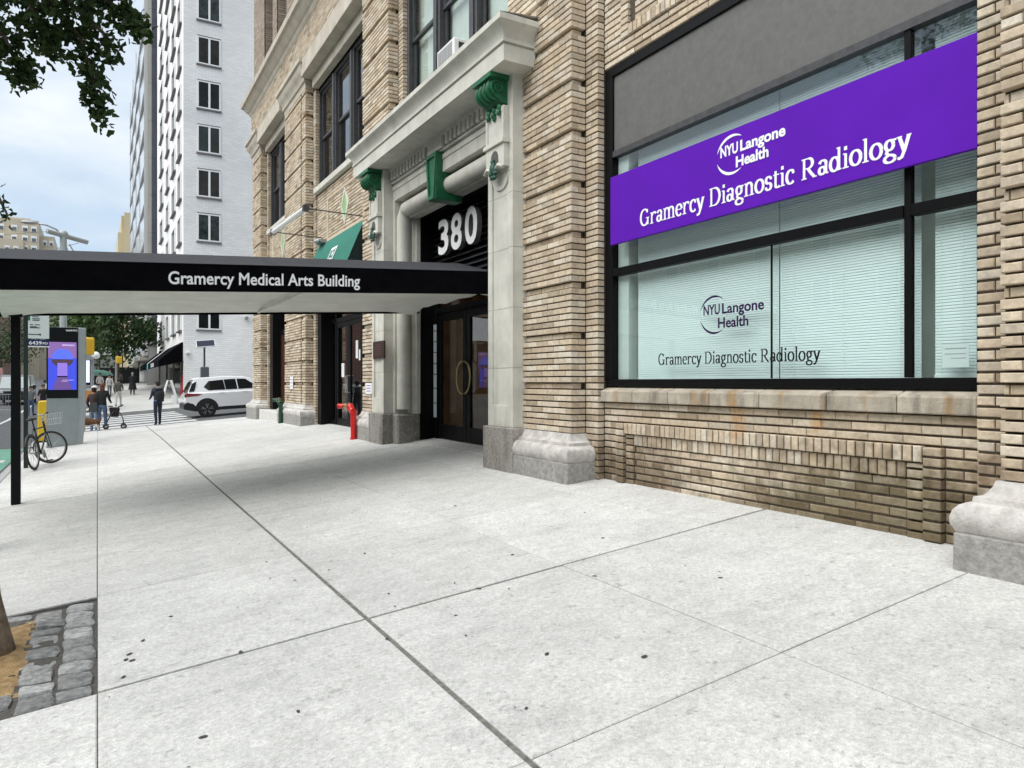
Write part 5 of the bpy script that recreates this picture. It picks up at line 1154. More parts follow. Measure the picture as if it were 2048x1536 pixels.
# ------------------------------------------------------------------ people
m_skin = mat('skin', (.42, .25, .17), .6); m_jean = mat('blue jeans', (.09, .14, .23), .85, .25, 20); m_navy = mat('navy cloth', (.018, .022, .04), .85, .2, 20)
m_blk = mat('black cloth', (.012, .012, .013), .85, .2, 20); m_shoe = mat('dark shoe', (.015, .014, .014), .6); m_wsh = mat('white shoe', (.65, .65, .64), .6)
m_hairb = mat('dark brown hair', (.03, .018, .012), .6, .3, 60); m_hairr = mat('auburn hair', (.13, .035, .02), .6, .3, 60); m_mar = mat('dark maroon cloth', (.06, .028, .028), .85, .2, 20)
m_gryc = mat('grey cloth', (.16, .17, .18), .85, .2, 20); m_lite = mat('light cloth', (.5, .49, .46), .85, .1, 20); m_olive = mat('brown grey cloth', (.075, .07, .06), .85, .2, 20)
def person(label, loc, face, h, top, bottom, shoe, hair, stride=.1, arms=((.10, .1), (.10, .1)), lean=0., hat=None, skirt=None, group=None, turn=0., bun=False, hairlong=0.):
    """face: heading in degrees clockwise from +Y; arms: (forward swing of elbow, of hand) left, right"""
    t = thing('person', loc, label, 'person', group); k = h / 1.75
    j = {'pelvis': (0, 0, .94), 'waist': (0, lean * .3, 1.10), 'chest': (0, lean * .7, 1.30), 'neck': (0, lean, 1.47), 'chin': (0, lean + .015, 1.545), 'head': (0, lean + .02, 1.63), 'crown': (0, lean + .01, 1.725)}
    rr = {'pelvis': (.15, .115), 'waist': (.135, .10), 'chest': (.165, .115), 'neck': (.058, .058), 'chin': (.07, .075), 'head': (.082, .095), 'crown': (.05, .06)}
    E_ = [('pelvis', 'waist', 0), ('waist', 'chest', 0), ('chest', 'neck', 0), ('neck', 'chin', 1), ('chin', 'head', 1), ('head', 'crown', 1)]
    for s_, e in (('l', -1), ('r', 1)):
        ef, hf = arms[0 if e < 0 else 1]
        j[s_ + 'sh'] = (.165 * e, lean * .95, 1.40); j[s_ + 'el'] = (.225 * e, lean * .9 + ef - .03, 1.13); j[s_ + 'wr'] = (.20 * e, lean * .9 + hf + .05, .90 + max(0, hf) * .7); j[s_ + 'ha'] = (.19 * e, lean * .9 + hf + .13, .83 + max(0, hf) * .9)
        sg = stride * e
        j[s_ + 'hi'] = (.085 * e, 0, .88); j[s_ + 'kn'] = (.095 * e, sg * .5 + .03, .50); j[s_ + 'an'] = (.10 * e, sg - .02, .085 + (.06 if sg < -.12 else 0)); j[s_ + 'to'] = (.115 * e, sg + .15, .04 + (.0 if sg > -.12 else 0))
        rr.update({s_ + 'sh': (.068, .068), s_ + 'el': (.05, .05), s_ + 'wr': (.034, .034), s_ + 'ha': (.03, .038), s_ + 'hi': (.098, .10), s_ + 'kn': (.068, .068), s_ + 'an': (.046, .05), s_ + 'to': (.038, .032)})
        E_ += [('chest', s_ + 'sh', 0), (s_ + 'sh', s_ + 'el', 0), (s_ + 'el', s_ + 'wr', 0), (s_ + 'wr', s_ + 'ha', 1), ('pelvis', s_ + 'hi', 2), (s_ + 'hi', s_ + 'kn', 2), (s_ + 'kn', s_ + 'an', 2), (s_ + 'an', s_ + 'to', 3)]
    names = list(j); me = bpy.data.meshes.new('body'); me.from_pydata([j[n] for n in names], [(names.index(a), names.index(b_)) for a, b_, _ in E_], [])
    ob = bpy.data.objects.new('body_tmp', me); COL.objects.link(ob)
    md = ob.modifiers.new('skin', 'SKIN'); md.use_smooth_shade = True
    for i, n in enumerate(names):
        sv = me.skin_vertices[0].data[i]; sv.radius = rr[n]; sv.use_root = n == 'pelvis'
    ob.modifiers.new('sub', 'SUBSURF').levels = 1
    m2 = bpy.data.meshes.new_from_object(ob.evaluated_get(bpy.context.evaluated_depsgraph_get())); bpy.data.objects.remove(ob)
    m2.name = 'body'; m2.materials.clear()
    for q in (top, m_skin, bottom, shoe): m2.materials.append(q)
    segs = [(Vector(j[a]), Vector(j[b_]), mi) for a, b_, mi in E_]
    for p in m2.polygons:
        c = p.center; best = 9
        for a, b_, mi in segs:
            ab = b_ - a; f = clamp01((c - a).dot(ab) / ab.length_squared); dd = (c - a - ab * f).length
            if dd < best: best = dd; p.material_index = mi
        if c.z > .93 and c.z < 1.0 and p.material_index == 2: p.material_index = 0
    rot = Matrix.Rotation(-R(face), 4, 'Z') @ Matrix.Scale(k, 4)
    m2.transform(rot); m2.shade_smooth()
    bo = bpy.data.objects.new('body', m2); COL.objects.link(bo); bo.parent = t
    W = lambda p: Vector(loc) + rot @ Vector(p)
    hd = Vector(j['head'])
    if hair:
        s = MB(); s.ball((hd.x, hd.y - .012, hd.z + .02), (.095, .108, .108), 14, 8, z0=-.15, z1=1.0); s.ball((hd.x, hd.y - .045, hd.z - .01 - hairlong * .5), (.085, .065, .10 + hairlong * .6), 12, 8)
        if bun: s.ball((hd.x, hd.y - .09, hd.z + .07), (.06, .06, .05), 10, 6)
        s.v = [tuple(W(v)) for v in s.v]; s.build('hair', hair, t, smooth=True)
    if hat:
        s = MB(); s.ball((hd.x, hd.y - .0, hd.z + .04), (.10, .112, .10), 14, 6, z0=0, z1=1.0); s.prism([(hd.x + .08 * math.cos(R(a)), hd.y + .08 + .11 * math.sin(R(a))) for a in range(0, 181, 20)], 'z', hd.z + .035, hd.z + .05)
        s.v = [tuple(W(v)) for v in s.v]; s.build('cap', hat, t, smooth=40)
    # nose gives the head a face side
    s = MB(); s.ball((hd.x, hd.y + .10, hd.z - .015), (.016, .022, .025), 8, 5); s.v = [tuple(W(v)) for v in s.v]; s.build('nose', m_skin, t, smooth=True)
    if skirt:
        s = MB(); n = 20; zs = [(1.36, .20, .15), (1.1, .19, .15), (.9, .22, .18), (.6, .27, .23), (skirt[1], .31, .27)]
        for z, a, b_ in zs: s.v += [tuple(W((a * math.cos(2 * math.pi * i / n) * (1 + .05 * math.sin(5 * i)), b_ * math.sin(2 * math.pi * i / n) + lean * .5, z))) for i in range(n)]
        s.f = [(q * n + i, q * n + (i + 1) % n, q * n + n + (i + 1) % n, q * n + n + i) for q in range(len(zs) - 1) for i in range(n)]; s.m = [0] * len(s.f); s.build('coat', skirt[0], t, smooth=True)
    return t, W
rz = lambda x, y: road_z(x, y) if CORNER_Y < y < FAR_Y else (walk_z(x, y) if y <= CORNER_Y else far_walk_z(x, y))
# couple waiting at the crossing
t, W = person('woman with auburn hair in black jacket and jeans holding a grey tote bag', (.13, 27.35, walk_z(.13, 27.35)), 20, 1.56, m_blk, m_jean, m_shoe, m_hairr, .08, ((.05, .16), (.06, .18)), .06, hairlong=.12)
s = MB(); s.prism([(-.42, .68), (-.10, .66), (-.12, 1.02), (-.34, 1.02)], 'y', -.16, -.02); s.tube([(-.33, -.09, 1.0), (-.28, -.09, 1.25), (-.18, -.06, 1.42), (-.14, -.09, 1.2), (-.14, -.09, 1.0)], .012, 5); s.v = [tuple(W(v)) for v in s.v]; s.build('tote_bag', mat('tote grey', (.055, .058, .06), .8), t, bevel=.02)
person('man in white cap and dark maroon jacket standing behind the woman with the tote', (-.10, 27.75, road_z(-.1, 27.75) + .0), 15, 1.64, m_mar, mat('pale jeans', (.22, .30, .42), .85, .25, 20), m_wsh, m_hairb, -.10, ((.03, .12), (.03, .12)), .03, hat=mat('white cap', (.72, .72, .72), .7))
t, W = person('woman in navy hooded jacket and jeans with a black backpack, back turned', (1.77, 27.0, walk_z(1.77, 27.0)), -15, 1.53, mat('navy hoodie', (.03, .038, .06), .85, .2, 20), m_navy, m_shoe, m_hairb, .10, ((.06, .20), (.06, .20)), .02, bun=True)
s = MB(); s.ball((.0, -.21, 1.12), (.165, .105, .24), 14, 10); s.box(-.13, .13, -.30, -.2, .93, 1.12); s.build
s.v = [tuple(W(v)) for v in s.v]; bp_ = s.build('backpack', m_blk, t, bevel=.02, smooth=40)
s = MB()
for e in (-1, 1): s.tube([(.10 * e, -.14, 1.34), (.11 * e, -.02, 1.47), (.11 * e, .11, 1.36), (.12 * e, .10, 1.15), (.12 * e, -.06, 1.0)], .02, 5)
s.v = [tuple(W(v)) for v in s.v]; s.build('strap', m_blk, t)
s = MB(); s.ball((0, .0, .97), (.165, .125, .05), 14, 6); s.v = [tuple(W(v)) for v in s.v]; s.build('shirt_hem', mat('blue shirt', (.12, .22, .5), .8), t, smooth=True)
s = MB(); s.ball((0, -.05, 1.46), (.12, .10, .06), 12, 6); s.v = [tuple(W(v)) for v in s.v]; s.build('hood', m_gryc, t, smooth=True)
# walkers on the far side
person('walker in brown grey top and pale trousers crossing toward the shops', (1.02, 46, far_walk_z(1.02, 46)), 10, 1.62, m_olive, m_lite, m_shoe, m_hairb, .22, ((-.15, -.1), (.15, .2)), .03)
person('person in long black coat walking away along the shopfronts', (2.17, 58, far_walk_z(2.17, 58)), 5, 1.62, m_blk, m_blk, m_shoe, mat('grey hair', (.25, .25, .25), .7), .15, ((.05, .1), (-.05, .05)), .02, skirt=(m_blk, .42))
for lab, x, y, hh, a, b_, hr, fc in (
        ('person in white shirt and dark trousers between the couple and the far kiosk', .15, 60, 1.68, m_lite, m_blk, m_hairb, 180),
        ('person in a white top just left of the walker in pale trousers', .72, 57, 1.6, m_lite, m_gryc, m_hairb, 170),
        ('person in black carrying nothing below the green umbrella', -.12, 63, 1.7, m_blk, m_blk, m_hairb, 185),
        ('person in grey standing beyond the black coat', 1.5, 66, 1.68, m_gryc, m_navy, m_hairb, 20),
        ('person in navy far along the sidewalk under the white tents', .95, 72, 1.7, m_navy, m_jean, m_blk, 175)):
    person(lab, (x, y, far_walk_z(x, y)), fc, hh, a, b_, m_shoe, hr, .15, group='pedestrians on the far sidewalk')
for lab, x, y, hh, a, b_, fc in (('man in grey shirt and sunglasses in the avenue left of the kiosk', -3.05, 45.5, 1.62, m_gryc, m_jean, 180), ('man in black shirt in the avenue right beside the kiosk', -2.55, 46.3, 1.68, m_blk, mat('plum shorts', (.05, .02, .04), .8), 178)):
    t, W = person(lab, (x, y, road_z(x, y)), fc, hh, a, b_, m_shoe, m_hairb, .15, ((.06, .18), (.06, .18)), group='two men in the avenue')
    if a is m_gryc:
        s = MB(); s.box(-.07, .07, .105, .125, 1.635, 1.66); s.v = [tuple(W(v)) for v in s.v]; s.build('sunglasses', 'black', t)
# dog
def dog(loc, face):
    t = thing('dog', loc, 'brown and white dog standing by the couple at the crossing', 'dog'); k = 1.0
    J = {'hip': (0, -.20, .30), 'mid': (0, 0, .31), 'chest': (0, .18, .31), 'neck': (0, .30, .42), 'head': (0, .38, .47), 'nose': (0, .50, .435), 'tail': (0, -.28, .37), 'tip': (0, -.32, .44)}
    Rr = {'hip': (.10, .11), 'mid': (.10, .11), 'chest': (.115, .13), 'neck': (.075, .08), 'head': (.07, .07), 'nose': (.03, .03), 'tail': (.035, .035), 'tip': (.02, .02)}
    E_ = [('hip', 'mid'), ('mid', 'chest'), ('chest', 'neck'), ('neck', 'head'), ('head', 'nose'), ('hip', 'tail'), ('tail', 'tip')]
    for e, s_ in ((-1, 'l'), (1, 'r')):
        J.update({s_ + 'f1': (.07 * e, .20, .20), s_ + 'f2': (.07 * e, .19, .11), s_ + 'f3': (.07 * e, .21, .02), s_ + 'h1': (.075 * e, -.17, .20), s_ + 'h2': (.075 * e, -.25, .12), s_ + 'h3': (.075 * e, -.22, .02)})
        Rr.update({s_ + 'f1': (.045, .05), s_ + 'f2': (.03, .03), s_ + 'f3': (.032, .035), s_ + 'h1': (.06, .07), s_ + 'h2': (.028, .03), s_ + 'h3': (.032, .035)})
        E_ += [('chest', s_ + 'f1'), (s_ + 'f1', s_ + 'f2'), (s_ + 'f2', s_ + 'f3'), ('hip', s_ + 'h1'), (s_ + 'h1', s_ + 'h2'), (s_ + 'h2', s_ + 'h3')]
    nm = list(J); me = bpy.data.meshes.new('body'); me.from_pydata([J[n] for n in nm], [(nm.index(a), nm.index(b_)) for a, b_ in E_], []); ob = bpy.data.objects.new('tmp', me); COL.objects.link(ob); ob.modifiers.new('s', 'SKIN')
    for i, n in enumerate(nm): sv = me.skin_vertices[0].data[i]; sv.radius = Rr[n]; sv.use_root = n == 'mid'
    ob.modifiers.new('b', 'SUBSURF').levels = 1
    m2 = bpy.data.meshes.new_from_object(ob.evaluated_get(bpy.context.evaluated_depsgraph_get())); bpy.data.objects.remove(ob); m2.name = 'body'; m2.materials.clear()
    m2.materials.append(mat('brown fur', (.10, .045, .02), .9, .5, 25)); m2.materials.append(mat('white fur', (.66, .62, .56), .9, .1, 25))
    for p in m2.polygons: p.material_index = 1 if (p.center.z < .22 or (p.center.y > .22 and p.center.z < .36)) else 0
    m2.transform(Matrix.Rotation(-R(face), 4, 'Z')); m2.shade_smooth(); o = bpy.data.objects.new('body', m2); COL.objects.link(o); o.parent = t
    s = MB()
    for e in (-1, 1): s.prism([(e * .02 + e * .02, .50), (e * .075, .50), (e * .06, .60)], 'y', .345, .375)
    rot = Matrix.Rotation(-R(face), 4, 'Z'); s.v = [tuple(Vector(loc) + rot @ Vector(v)) for v in s.v]; s.build('ear', MATS['brown fur'], t)
dog((-.20, 27.2, walk_z(-.25, 27.2)), -80)
# wheeled walker
def rollator(loc):
    x, y, z = loc; t = thing('rollator', loc, 'black folding wheeled walker with a cloth bag beside the couple', 'walker')
    m_t = mat('black tube', (.02, .02, .02), .4)
    for i, (dx, dy) in enumerate(((-.26, -.2), (-.26, .2), (.26, -.2), (.26, .2))):
        s = MB(); c = Vector((x + dx, y + dy, z + .09)); s.tube([c + Vector((.072 * math.cos(a * .5236), 0, .072 * math.sin(a * .5236))) for a in range(12)], .022, 6, close=True); w_ = sub(s.build('wheel', m_t, t, smooth=True)); s = MB(); s.cyl(c - Vector((0, .015, 0)), c + Vector((0, .015, 0)), .03, n=8); s.build('hub', 'steel', w_)
    s = MB()
    for dy in (-.2, .2):
        s.tube([(x - .26, y + dy, z + .12), (x - .20, y + dy, z + .30), (x - .10, y + dy, z + .50), (x - .02, y + dy, z + .62)], .014, 6)
        s.tube([(x + .26, y + dy, z + .12), (x + .24, y + dy, z + .34), (x + .16, y + dy, z + .52), (x + .02, y + dy, z + .62)], .014, 6)
        s.tube([(x + .05, y + dy, z + .60), (x + .12, y + dy, z + .74), (x + .24, y + dy, z + .80)], .018, 6)
    s.build('frame', m_t, t, smooth=True)
    s = MB(); s.add([(x + dx * q, y + dy * q, z + h) for h, q in ((.40, .75), (.72, 1)) for dx, dy in ((-.17, -.17), (.15, -.17), (.15, .17), (-.17, .17))], [(0, 3, 2, 1), (4, 5, 6, 7), (0, 1, 5, 4), (1, 2, 6, 5), (2, 3, 7, 6), (3, 0, 4, 7)]); s.build('bag', mat('bag cloth', (.022, .015, .020), .8), t, bevel=.03)
    s = MB(); s.box(x - .20, x - .06, y - .18, y + .18, z + .74, z + .77); s.build('handle', m_t, t, bevel=.01)
rollator((.50, 27.3, walk_z(.5, 27.3)))

# ------------------------------------------------------------------ vehicles
m_wp = mat('white car paint', (.86, .865, .87), .18, spec=.5, coat=.6); m_bp = mat('dark trim', (.014, .014, .015), .5); m_cg = mat('dark car glass', (.010, .012, .014), .05, spec=.8); m_rl = mat('tail lamp red', (.22, .02, .03), .15, coat=.5); m_al = mat('alloy', (.5, .5, .51), .3, metal=.9)
def suv():
    loc = (3.12, 32.2, road_z(3.12, 32.2)); t = thing('parked_suv', loc, 'white five door SUV parked on the cross street by the white building', 'car')
    tilt = Matrix.Rotation(-math.atan(.052), 4, 'Y'); T = lambda v: tuple(Vector(loc) + tilt @ Vector(v)); W2 = 1.82
    def fin(s, *a, **k): s.v = [T(v) for v in s.v]; return s.build(*a, **k)
    s = MB()
    out = [(.16, .46), (.03, .60), (.0, .78), (.05, .98), (.16, 1.08), (3.45, 1.08), (4.30, .97), (4.58, .82), (4.63, .55), (4.45, .32), (.35, .32)]
    s.prism(out, 'y', 0, W2)
    bdy = sub(fin(s, 'body', m_wp, t, bevel=.07, seg=3, smooth=40))
    s = MB(); gb = [(.14, 1.05), (3.42, 1.05)]; gt = [(.50, 1.60), (.62, 1.66), (1.6, 1.70), (2.5, 1.66), (2.7, 1.62)]
    def yw(z): return .03 + .20 * clamp01((z - 1.05) / .65)
    poly = [(.14, 1.05), (.30, 1.38), (.42, 1.58), (.28, 1.62), (.55, 1.675), (1.6, 1.70), (2.35, 1.665), (2.62, 1.60), (3.42, 1.05)]
    n = len(poly); s.add([(x, yw(z), z) for x, z in poly] + [(x, W2 - yw(z), z) for x, z in poly], [tuple(range(n))[::-1], tuple(range(n, 2 * n))] + [(i, (i + 1) % n, n + (i + 1) % n, n + i) for i in range(n)])
    fin(s, 'cabin', m_wp, t, bevel=.03, seg=2)
    def sidewin(pts, name='side_window'):
        s = MB(); s.add([(x, yw(z) - .012, z) for x, z in pts] + [(x, yw(z) + .01, z) for x, z in pts], [tuple(range(len(pts)))[::-1]] + [(i, (i + 1) % len(pts), len(pts) + (i + 1) % len(pts), len(pts) + i) for i in range(len(pts))]); fin(s, name, m_cg, t)
    sidewin([(.78, 1.28), (.98, 1.52), (1.55, 1.56), (1.62, 1.14), (.95, 1.14)]); sidewin([(1.64, 1.14), (1.58, 1.56), (2.05, 1.57), (2.10, 1.14)]); sidewin([(2.14, 1.14), (2.10, 1.57), (2.45, 1.55), (3.02, 1.14)])
    s = MB(); s.add([(.13, .25, 1.10), (.13, W2 - .25, 1.10), (.36, W2 - .32, 1.52), (.36, .32, 1.52)], [(0, 1, 2, 3)]); s.v = [(x - .03, y, z) for x, y, z in s.v]; fin(s, 'rear_window', m_cg, t)
    s = MB(); s.add([(.19, .035, 1.12), (.33, .10, 1.45), (.52, .12, 1.52), (.40, .06, 1.12)], [(0, 1, 2, 3)]); s.v = [(x, y - .02, z) for x, y, z in s.v]; fin(s, 'quarter_panel', m_bp, t)
    s = MB(); s.prism([(.02, .90), (.03, 1.03), (.12, 1.06), (.72, 1.0), (.55, .93)], 'y', -.012, .05); fin(s, 'tail_light', m_rl, t, bevel=.01)
    s = MB(); s.prism([(-.03, .40), (-.03, .60), (.10, .70), (.34, .62), (.60, .34), (.45, .28)], 'y', -.010, W2 + .01); fin(s, 'rear_bumper', m_bp, t, bevel=.02)
    s = MB(); s.prism([(1.25, .30), (1.32, .44), (3.15, .44), (3.25, .30)], 'y', -.008, .02); fin(s, 'sill', m_bp, t)
    for cx in (.86, 3.60):
        s = MB(); s.prism([(cx + .45 * math.cos(R(a)), .36 + .46 * math.sin(R(a))) for a in range(-10, 191, 12)], 'y', -.014, .05); fin(s, 'wheel_arch', m_bp, t)
        s = MB(); s.cyl((cx, -.02, .355), (cx, .2, .355), .355, n=28); wh = sub(fin(s, 'wheel', mat('car tyre', (.018, .018, .018), .8), t, bevel=.03, seg=2, smooth=40))
        s = MB(); s.cyl((cx, -.024, .355), (cx, -.0205, .355), .235, n=24); fin(s, 'rim_dish', m_bp, wh)
        for k in range(5):
            a = R(90 + k * 72); s = MB(); 
            for da in (-.22, .22): s.add([(cx + r * math.cos(a + da * q), -.034, .355 + r * math.sin(a + da * q)) for r, q in ((.05, -.4), (.235, .62), (.235, 1.1), (.05, .6))], [(0, 1, 2, 3)])
            fin(s, 'spoke', m_al, wh, fix=False)
    for x in (1.35, 2.3): s = MB(); s.box(x, x + .2, -.012, .0, 1.0, 1.03); fin(s, 'door_handle', m_wp, t)
    s = MB(); s.box(2.95, 3.12, -.14, .02, 1.12, 1.26); fin(s, 'mirror', m_bp, t, bevel=.03)
suv()
def van(loc, label, col, W_, H_, L_, box=None):
    x, y, z = loc; t = thing('parked_van', loc, label, 'van', 'vehicles in the avenue')
    s = MB(); hw = W_ / 2; s.add([(x + a * hw * q, y + yy, z + h) for yy, h, q in ((0, .35, 1), (0, .95, 1), (.75, 1.10, .98), (1.35, H_ - .05, .86), (1.6, H_, .84), (L_, H_, .84), (L_, .35, 1)) for a in (-1, 1)],
                               [(0, 1, 3, 2), (2, 3, 5, 4), (4, 5, 7, 6), (6, 7, 9, 8), (8, 9, 11, 10), (10, 11, 13, 12), (12, 13, 1, 0), (0, 2, 4, 6, 8, 10, 12), (1, 13, 11, 9, 7, 5, 3)]); s.build('body', col, t, bevel=.05, seg=2)
    s = MB(); s.add([(x - hw * .88, y + .78, z + 1.13), (x + hw * .88, y + .78, z + 1.13), (x + hw * .76, y + 1.28, z + H_ - .14), (x - hw * .76, y + 1.28, z + H_ - .14)], [(0, 1, 2, 3)]); s.v = [(a, b_ - .03, c) for a, b_, c in s.v]; s.build('windscreen', mat('van windscreen', (.25, .30, .30), .08, spec=.8), t)
    for e in (-1, 1):
        s = MB(); s.box(x + e * hw * .74 - .16, x + e * hw * .74 + .16, y - .03, y + .03, z + .80, z + .98); s.build('headlight', mat('headlamp', (.6, .62, .62), .15), t, bevel=.02)
        for yy in (.85, L_ - .9): s = MB(); s.cyl((x + e * (hw - .12), y + yy, z + .34), (x + e * (hw + .02), y + yy, z + .34), .34, n=16); s.build('wheel', MATS['car tyre'], t)
        s = MB(); s.box(x + e * (hw + .12) - .1, x + e * (hw + .12) + .1, y + .9, y + .98, z + 1.1, z + 1.35); s.build('mirror', m_bp, t)
    s = MB(); s.box(x - hw * .5, x + hw * .5, y - .02, y + .02, z + .62, z + .92); s.build('grille', m_bp, t); s = MB(); s.box(x - hw * .98, x + hw * .98, y - .06, y + .04, z + .35, z + .56); s.build('bumper', m_bp, t, bevel=.02)
    return t
van((-4.85, 58, road_z(-4.8, 58)), 'black van facing the camera in the avenue behind the canopy post', mat('van black paint', (.05, .055, .06), .2, coat=.4), 1.95, 2.05, 5)
van((-8.3, 74, road_z(-8, 74)), 'red and white van farther up the avenue at the left edge', mat('red van paint', (.5, .05, .06), .3), 2.0, 2.5, 5.5)
van((-3.1, 78, road_z(-3, 78)), 'white van farther up the avenue above the two men', m_wp, 2.0, 2.4, 5.5)
# food cart
t = thing('food_cart', (-.9, 40, road_z(-.9, 40)), 'white street cart with orange panel partly hidden by the kiosk', 'cart'); gz = far_walk_z(-.7, 44)
s = MB(); s.box(-1.2, .12, 43.6, 45, gz + .35, gz + 1.35); s.build('body', 'white', t, bevel=.03)
s = MB(); s.box(-.9, -.02, 43.58, 43.598, gz + .55, gz + 1.15); s.build('panel', mat('orange panel', (.62, .25, .06), .5, .3, 5), t)
for e in (-.9, -.1): s = MB(); s.cyl((e, 43.55, gz + .25), (e, 43.65, gz + .25), .25, n=14); s.build('wheel', m_bp, t)
s = MB(); s.box(-1.25, .17, 43.5, 45.1, gz + 1.35, gz + 1.42); s.build('worktop', 'steel', t)
# crowd barriers
for k, (lab, x) in enumerate((('steel crowd barrier at the far left beside the black van', -5.4), ('steel crowd barrier standing just right of the leftmost one', -4.3))):
    y = 47.0 + k * .3; gz = road_z(x, y); t = thing('crowd_barrier', (x, y, gz), lab, 'barrier', 'steel barriers in the avenue')
    s = MB(); s.tube([(x - .5, y, gz + .02), (x - .5, y, gz + 1.1), (x + .5, y, gz + 1.1), (x + .5, y, gz + .02)], .022, 6); s.cyl((x - .5, y, gz + .25), (x + .5, y, gz + .25), .018, n=6); s.build('frame', 'steel', t)
    for q in range(7): s = MB(); s.cyl((x - .38 + q * .127, y, gz + .25), (x - .38 + q * .127, y, gz + 1.1), .011, n=5); s.build('bar', 'steel', t)
# sandwich board
gz = far_walk_z(3.6, 45); t = thing('sandwich_board', (3.6, 45, gz), 'white A-frame sandwich board on the far sidewalk left of the SUV', 'sign')
for e in (-1, 1):
    s = MB(); s.add([(3.55 + e * .48, 44.8, gz), (3.55 + e * .38, 44.8, gz), (3.55 + e * .02 - .05 * (e < 0) , 44.8, gz + 1.35), (3.55 + e * .12, 44.8, gz + 1.35)], [(0, 1, 2, 3)]); s.add([(x, y + .6, z) for x, y, z in s.v], [(0, 1, 2, 3)]); s.add([s.v[0], s.v[3], s.v[7], s.v[4]], [(0, 1, 2, 3)]); s.add([s.v[1], s.v[2], s.v[6], s.v[5]], [(0, 1, 2, 3)]); s.build('board', 'white', t)
s = MB(); s.box(3.62, 3.86, 44.5, 44.7, gz, gz + .5); s.build('bucket', 'white', t)
# solar parking post
gz = far_walk_z(5.3, 44.6); t = thing('parking_meter', (5.33, 44.6, gz), 'parking meter post with tilted solar panel in front of the white wall', 'parking meter')
s = MB(); s.cyl((5.33, 44.6, gz), (5.33, 44.6, 3.62), .055, n=10); s.build('post', mat('meter post grey', (.06, .065, .07), .5), t)
s = MB(); s.box(5.12, 5.56, 44.4, 44.75, gz + 1.0, gz + 2.0); s.build('housing', mat('meter grey', (.09, .10, .11), .4), t, bevel=.04)
s = MB(); s.obox((5.38, 44.5, 3.80), (1.02, .62, .05), Matrix.Rotation(R(40), 3, 'X') @ Matrix.Rotation(R(-8), 3, 'Y')); sp = sub(s.build('solar_panel', mat('panel frame', (.55, .56, .57), .4), t)); s = MB(); s.obox(Vector((5.38, 44.5, 3.80)) + Matrix.Rotation(R(40), 3, 'X') @ Vector((0, 0, .028)), (.94, .54, .006), Matrix.Rotation(R(40), 3, 'X') @ Matrix.Rotation(R(-8), 3, 'Y')); s.build('cells', mat('solar cells', (.025, .028, .045), .6, spec=.1), sp)

# ------------------------------------------------------------------ buildings beyond
def brick_tex(name, c1, c2, mo, sw, sh, ms=.01, rot=0):
    m = bpy.data.materials.new(name); m.use_nodes = True; tt = m.node_tree; bs = tt.nodes['Principled BSDF']; g_ = tt.nodes.new('ShaderNodeNewGeometry')
    sp_ = tt.nodes.new('ShaderNodeSeparateXYZ'); cb = tt.nodes.new('ShaderNodeCombineXYZ'); ad = tt.nodes.new('ShaderNodeMath'); tt.links.new(g_.outputs['Position'], sp_.inputs[0]); tt.links.new(sp_.outputs[0], ad.inputs[0]); tt.links.new(sp_.outputs[1], ad.inputs[1]); tt.links.new(ad.outputs[0], cb.inputs[0]); tt.links.new(sp_.outputs[2], cb.inputs[1])
    bt = tt.nodes.new('ShaderNodeTexBrick'); bt.inputs['Color1'].default_value = (*c1, 1); bt.inputs['Color2'].default_value = (*c2, 1); bt.inputs['Mortar'].default_value = (*mo, 1); bt.inputs['Scale'].default_value = 1; bt.inputs['Brick Width'].default_value = sw; bt.inputs['Row Height'].default_value = sh; bt.inputs['Mortar Size'].default_value = ms
    tt.links.new(cb.outputs[0], bt.inputs['Vector']); n_ = tt.nodes.new('ShaderNodeTexNoise'); n_.inputs['Scale'].default_value = .35; n_.inputs['Detail'].default_value = 5; tt.links.new(g_.outputs['Position'], n_.inputs['Vector'])
    mr_ = tt.nodes.new('ShaderNodeMapRange'); mr_.inputs[1].default_value = .3; mr_.inputs[2].default_value = .7; mr_.inputs[3].default_value = .90; mr_.inputs[4].default_value = 1.06; tt.links.new(n_.outputs['Fac'], mr_.inputs[0]); vs_ = tt.nodes.new('ShaderNodeVectorMath'); vs_.operation = 'SCALE'; tt.links.new(bt.outputs[0], vs_.inputs[0]); tt.links.new(mr_.outputs[0], vs_.inputs['Scale']); tt.links.new(vs_.outputs[0], bs.inputs['Base Color']); bs.inputs['Roughness'].default_value = .85; return m
m_fg = mat('far window glass', (.03, .04, .04), .08, .5, .15, spec=.9)
PANES = [mat('dark green pane', (.018, .028, .024), .15, .6, .9, spec=.3), mat('brown dark pane', (.022, .020, .018), .2, .6, 1.3, spec=.25), mat('black pane', (.010, .012, .012), .2, .6, .8, spec=.25), mat('curtained pane', (.035, .045, .042), .25, .7, 2.2, spec=.2)]
m_wb = brick_tex('white glazed brick', (.83, .82, .80), (.75, .74, .73), (.65, .64, .63), .40, .13, .012)
t = thing('white_building', (4.7, 49.6, .6), 'tall white brick apartment building with black awning across the cross street', 'building')
s = MB(); s.box(4.7, 26, 49.6, 72.6, 3.0, 40); s.box(5.9, 26, 49.99, 72.6, .2, 3.0); s.box(4.72, 26, 49.6, 49.98, .2, 3.0); s.build('wall', m_wb, t)
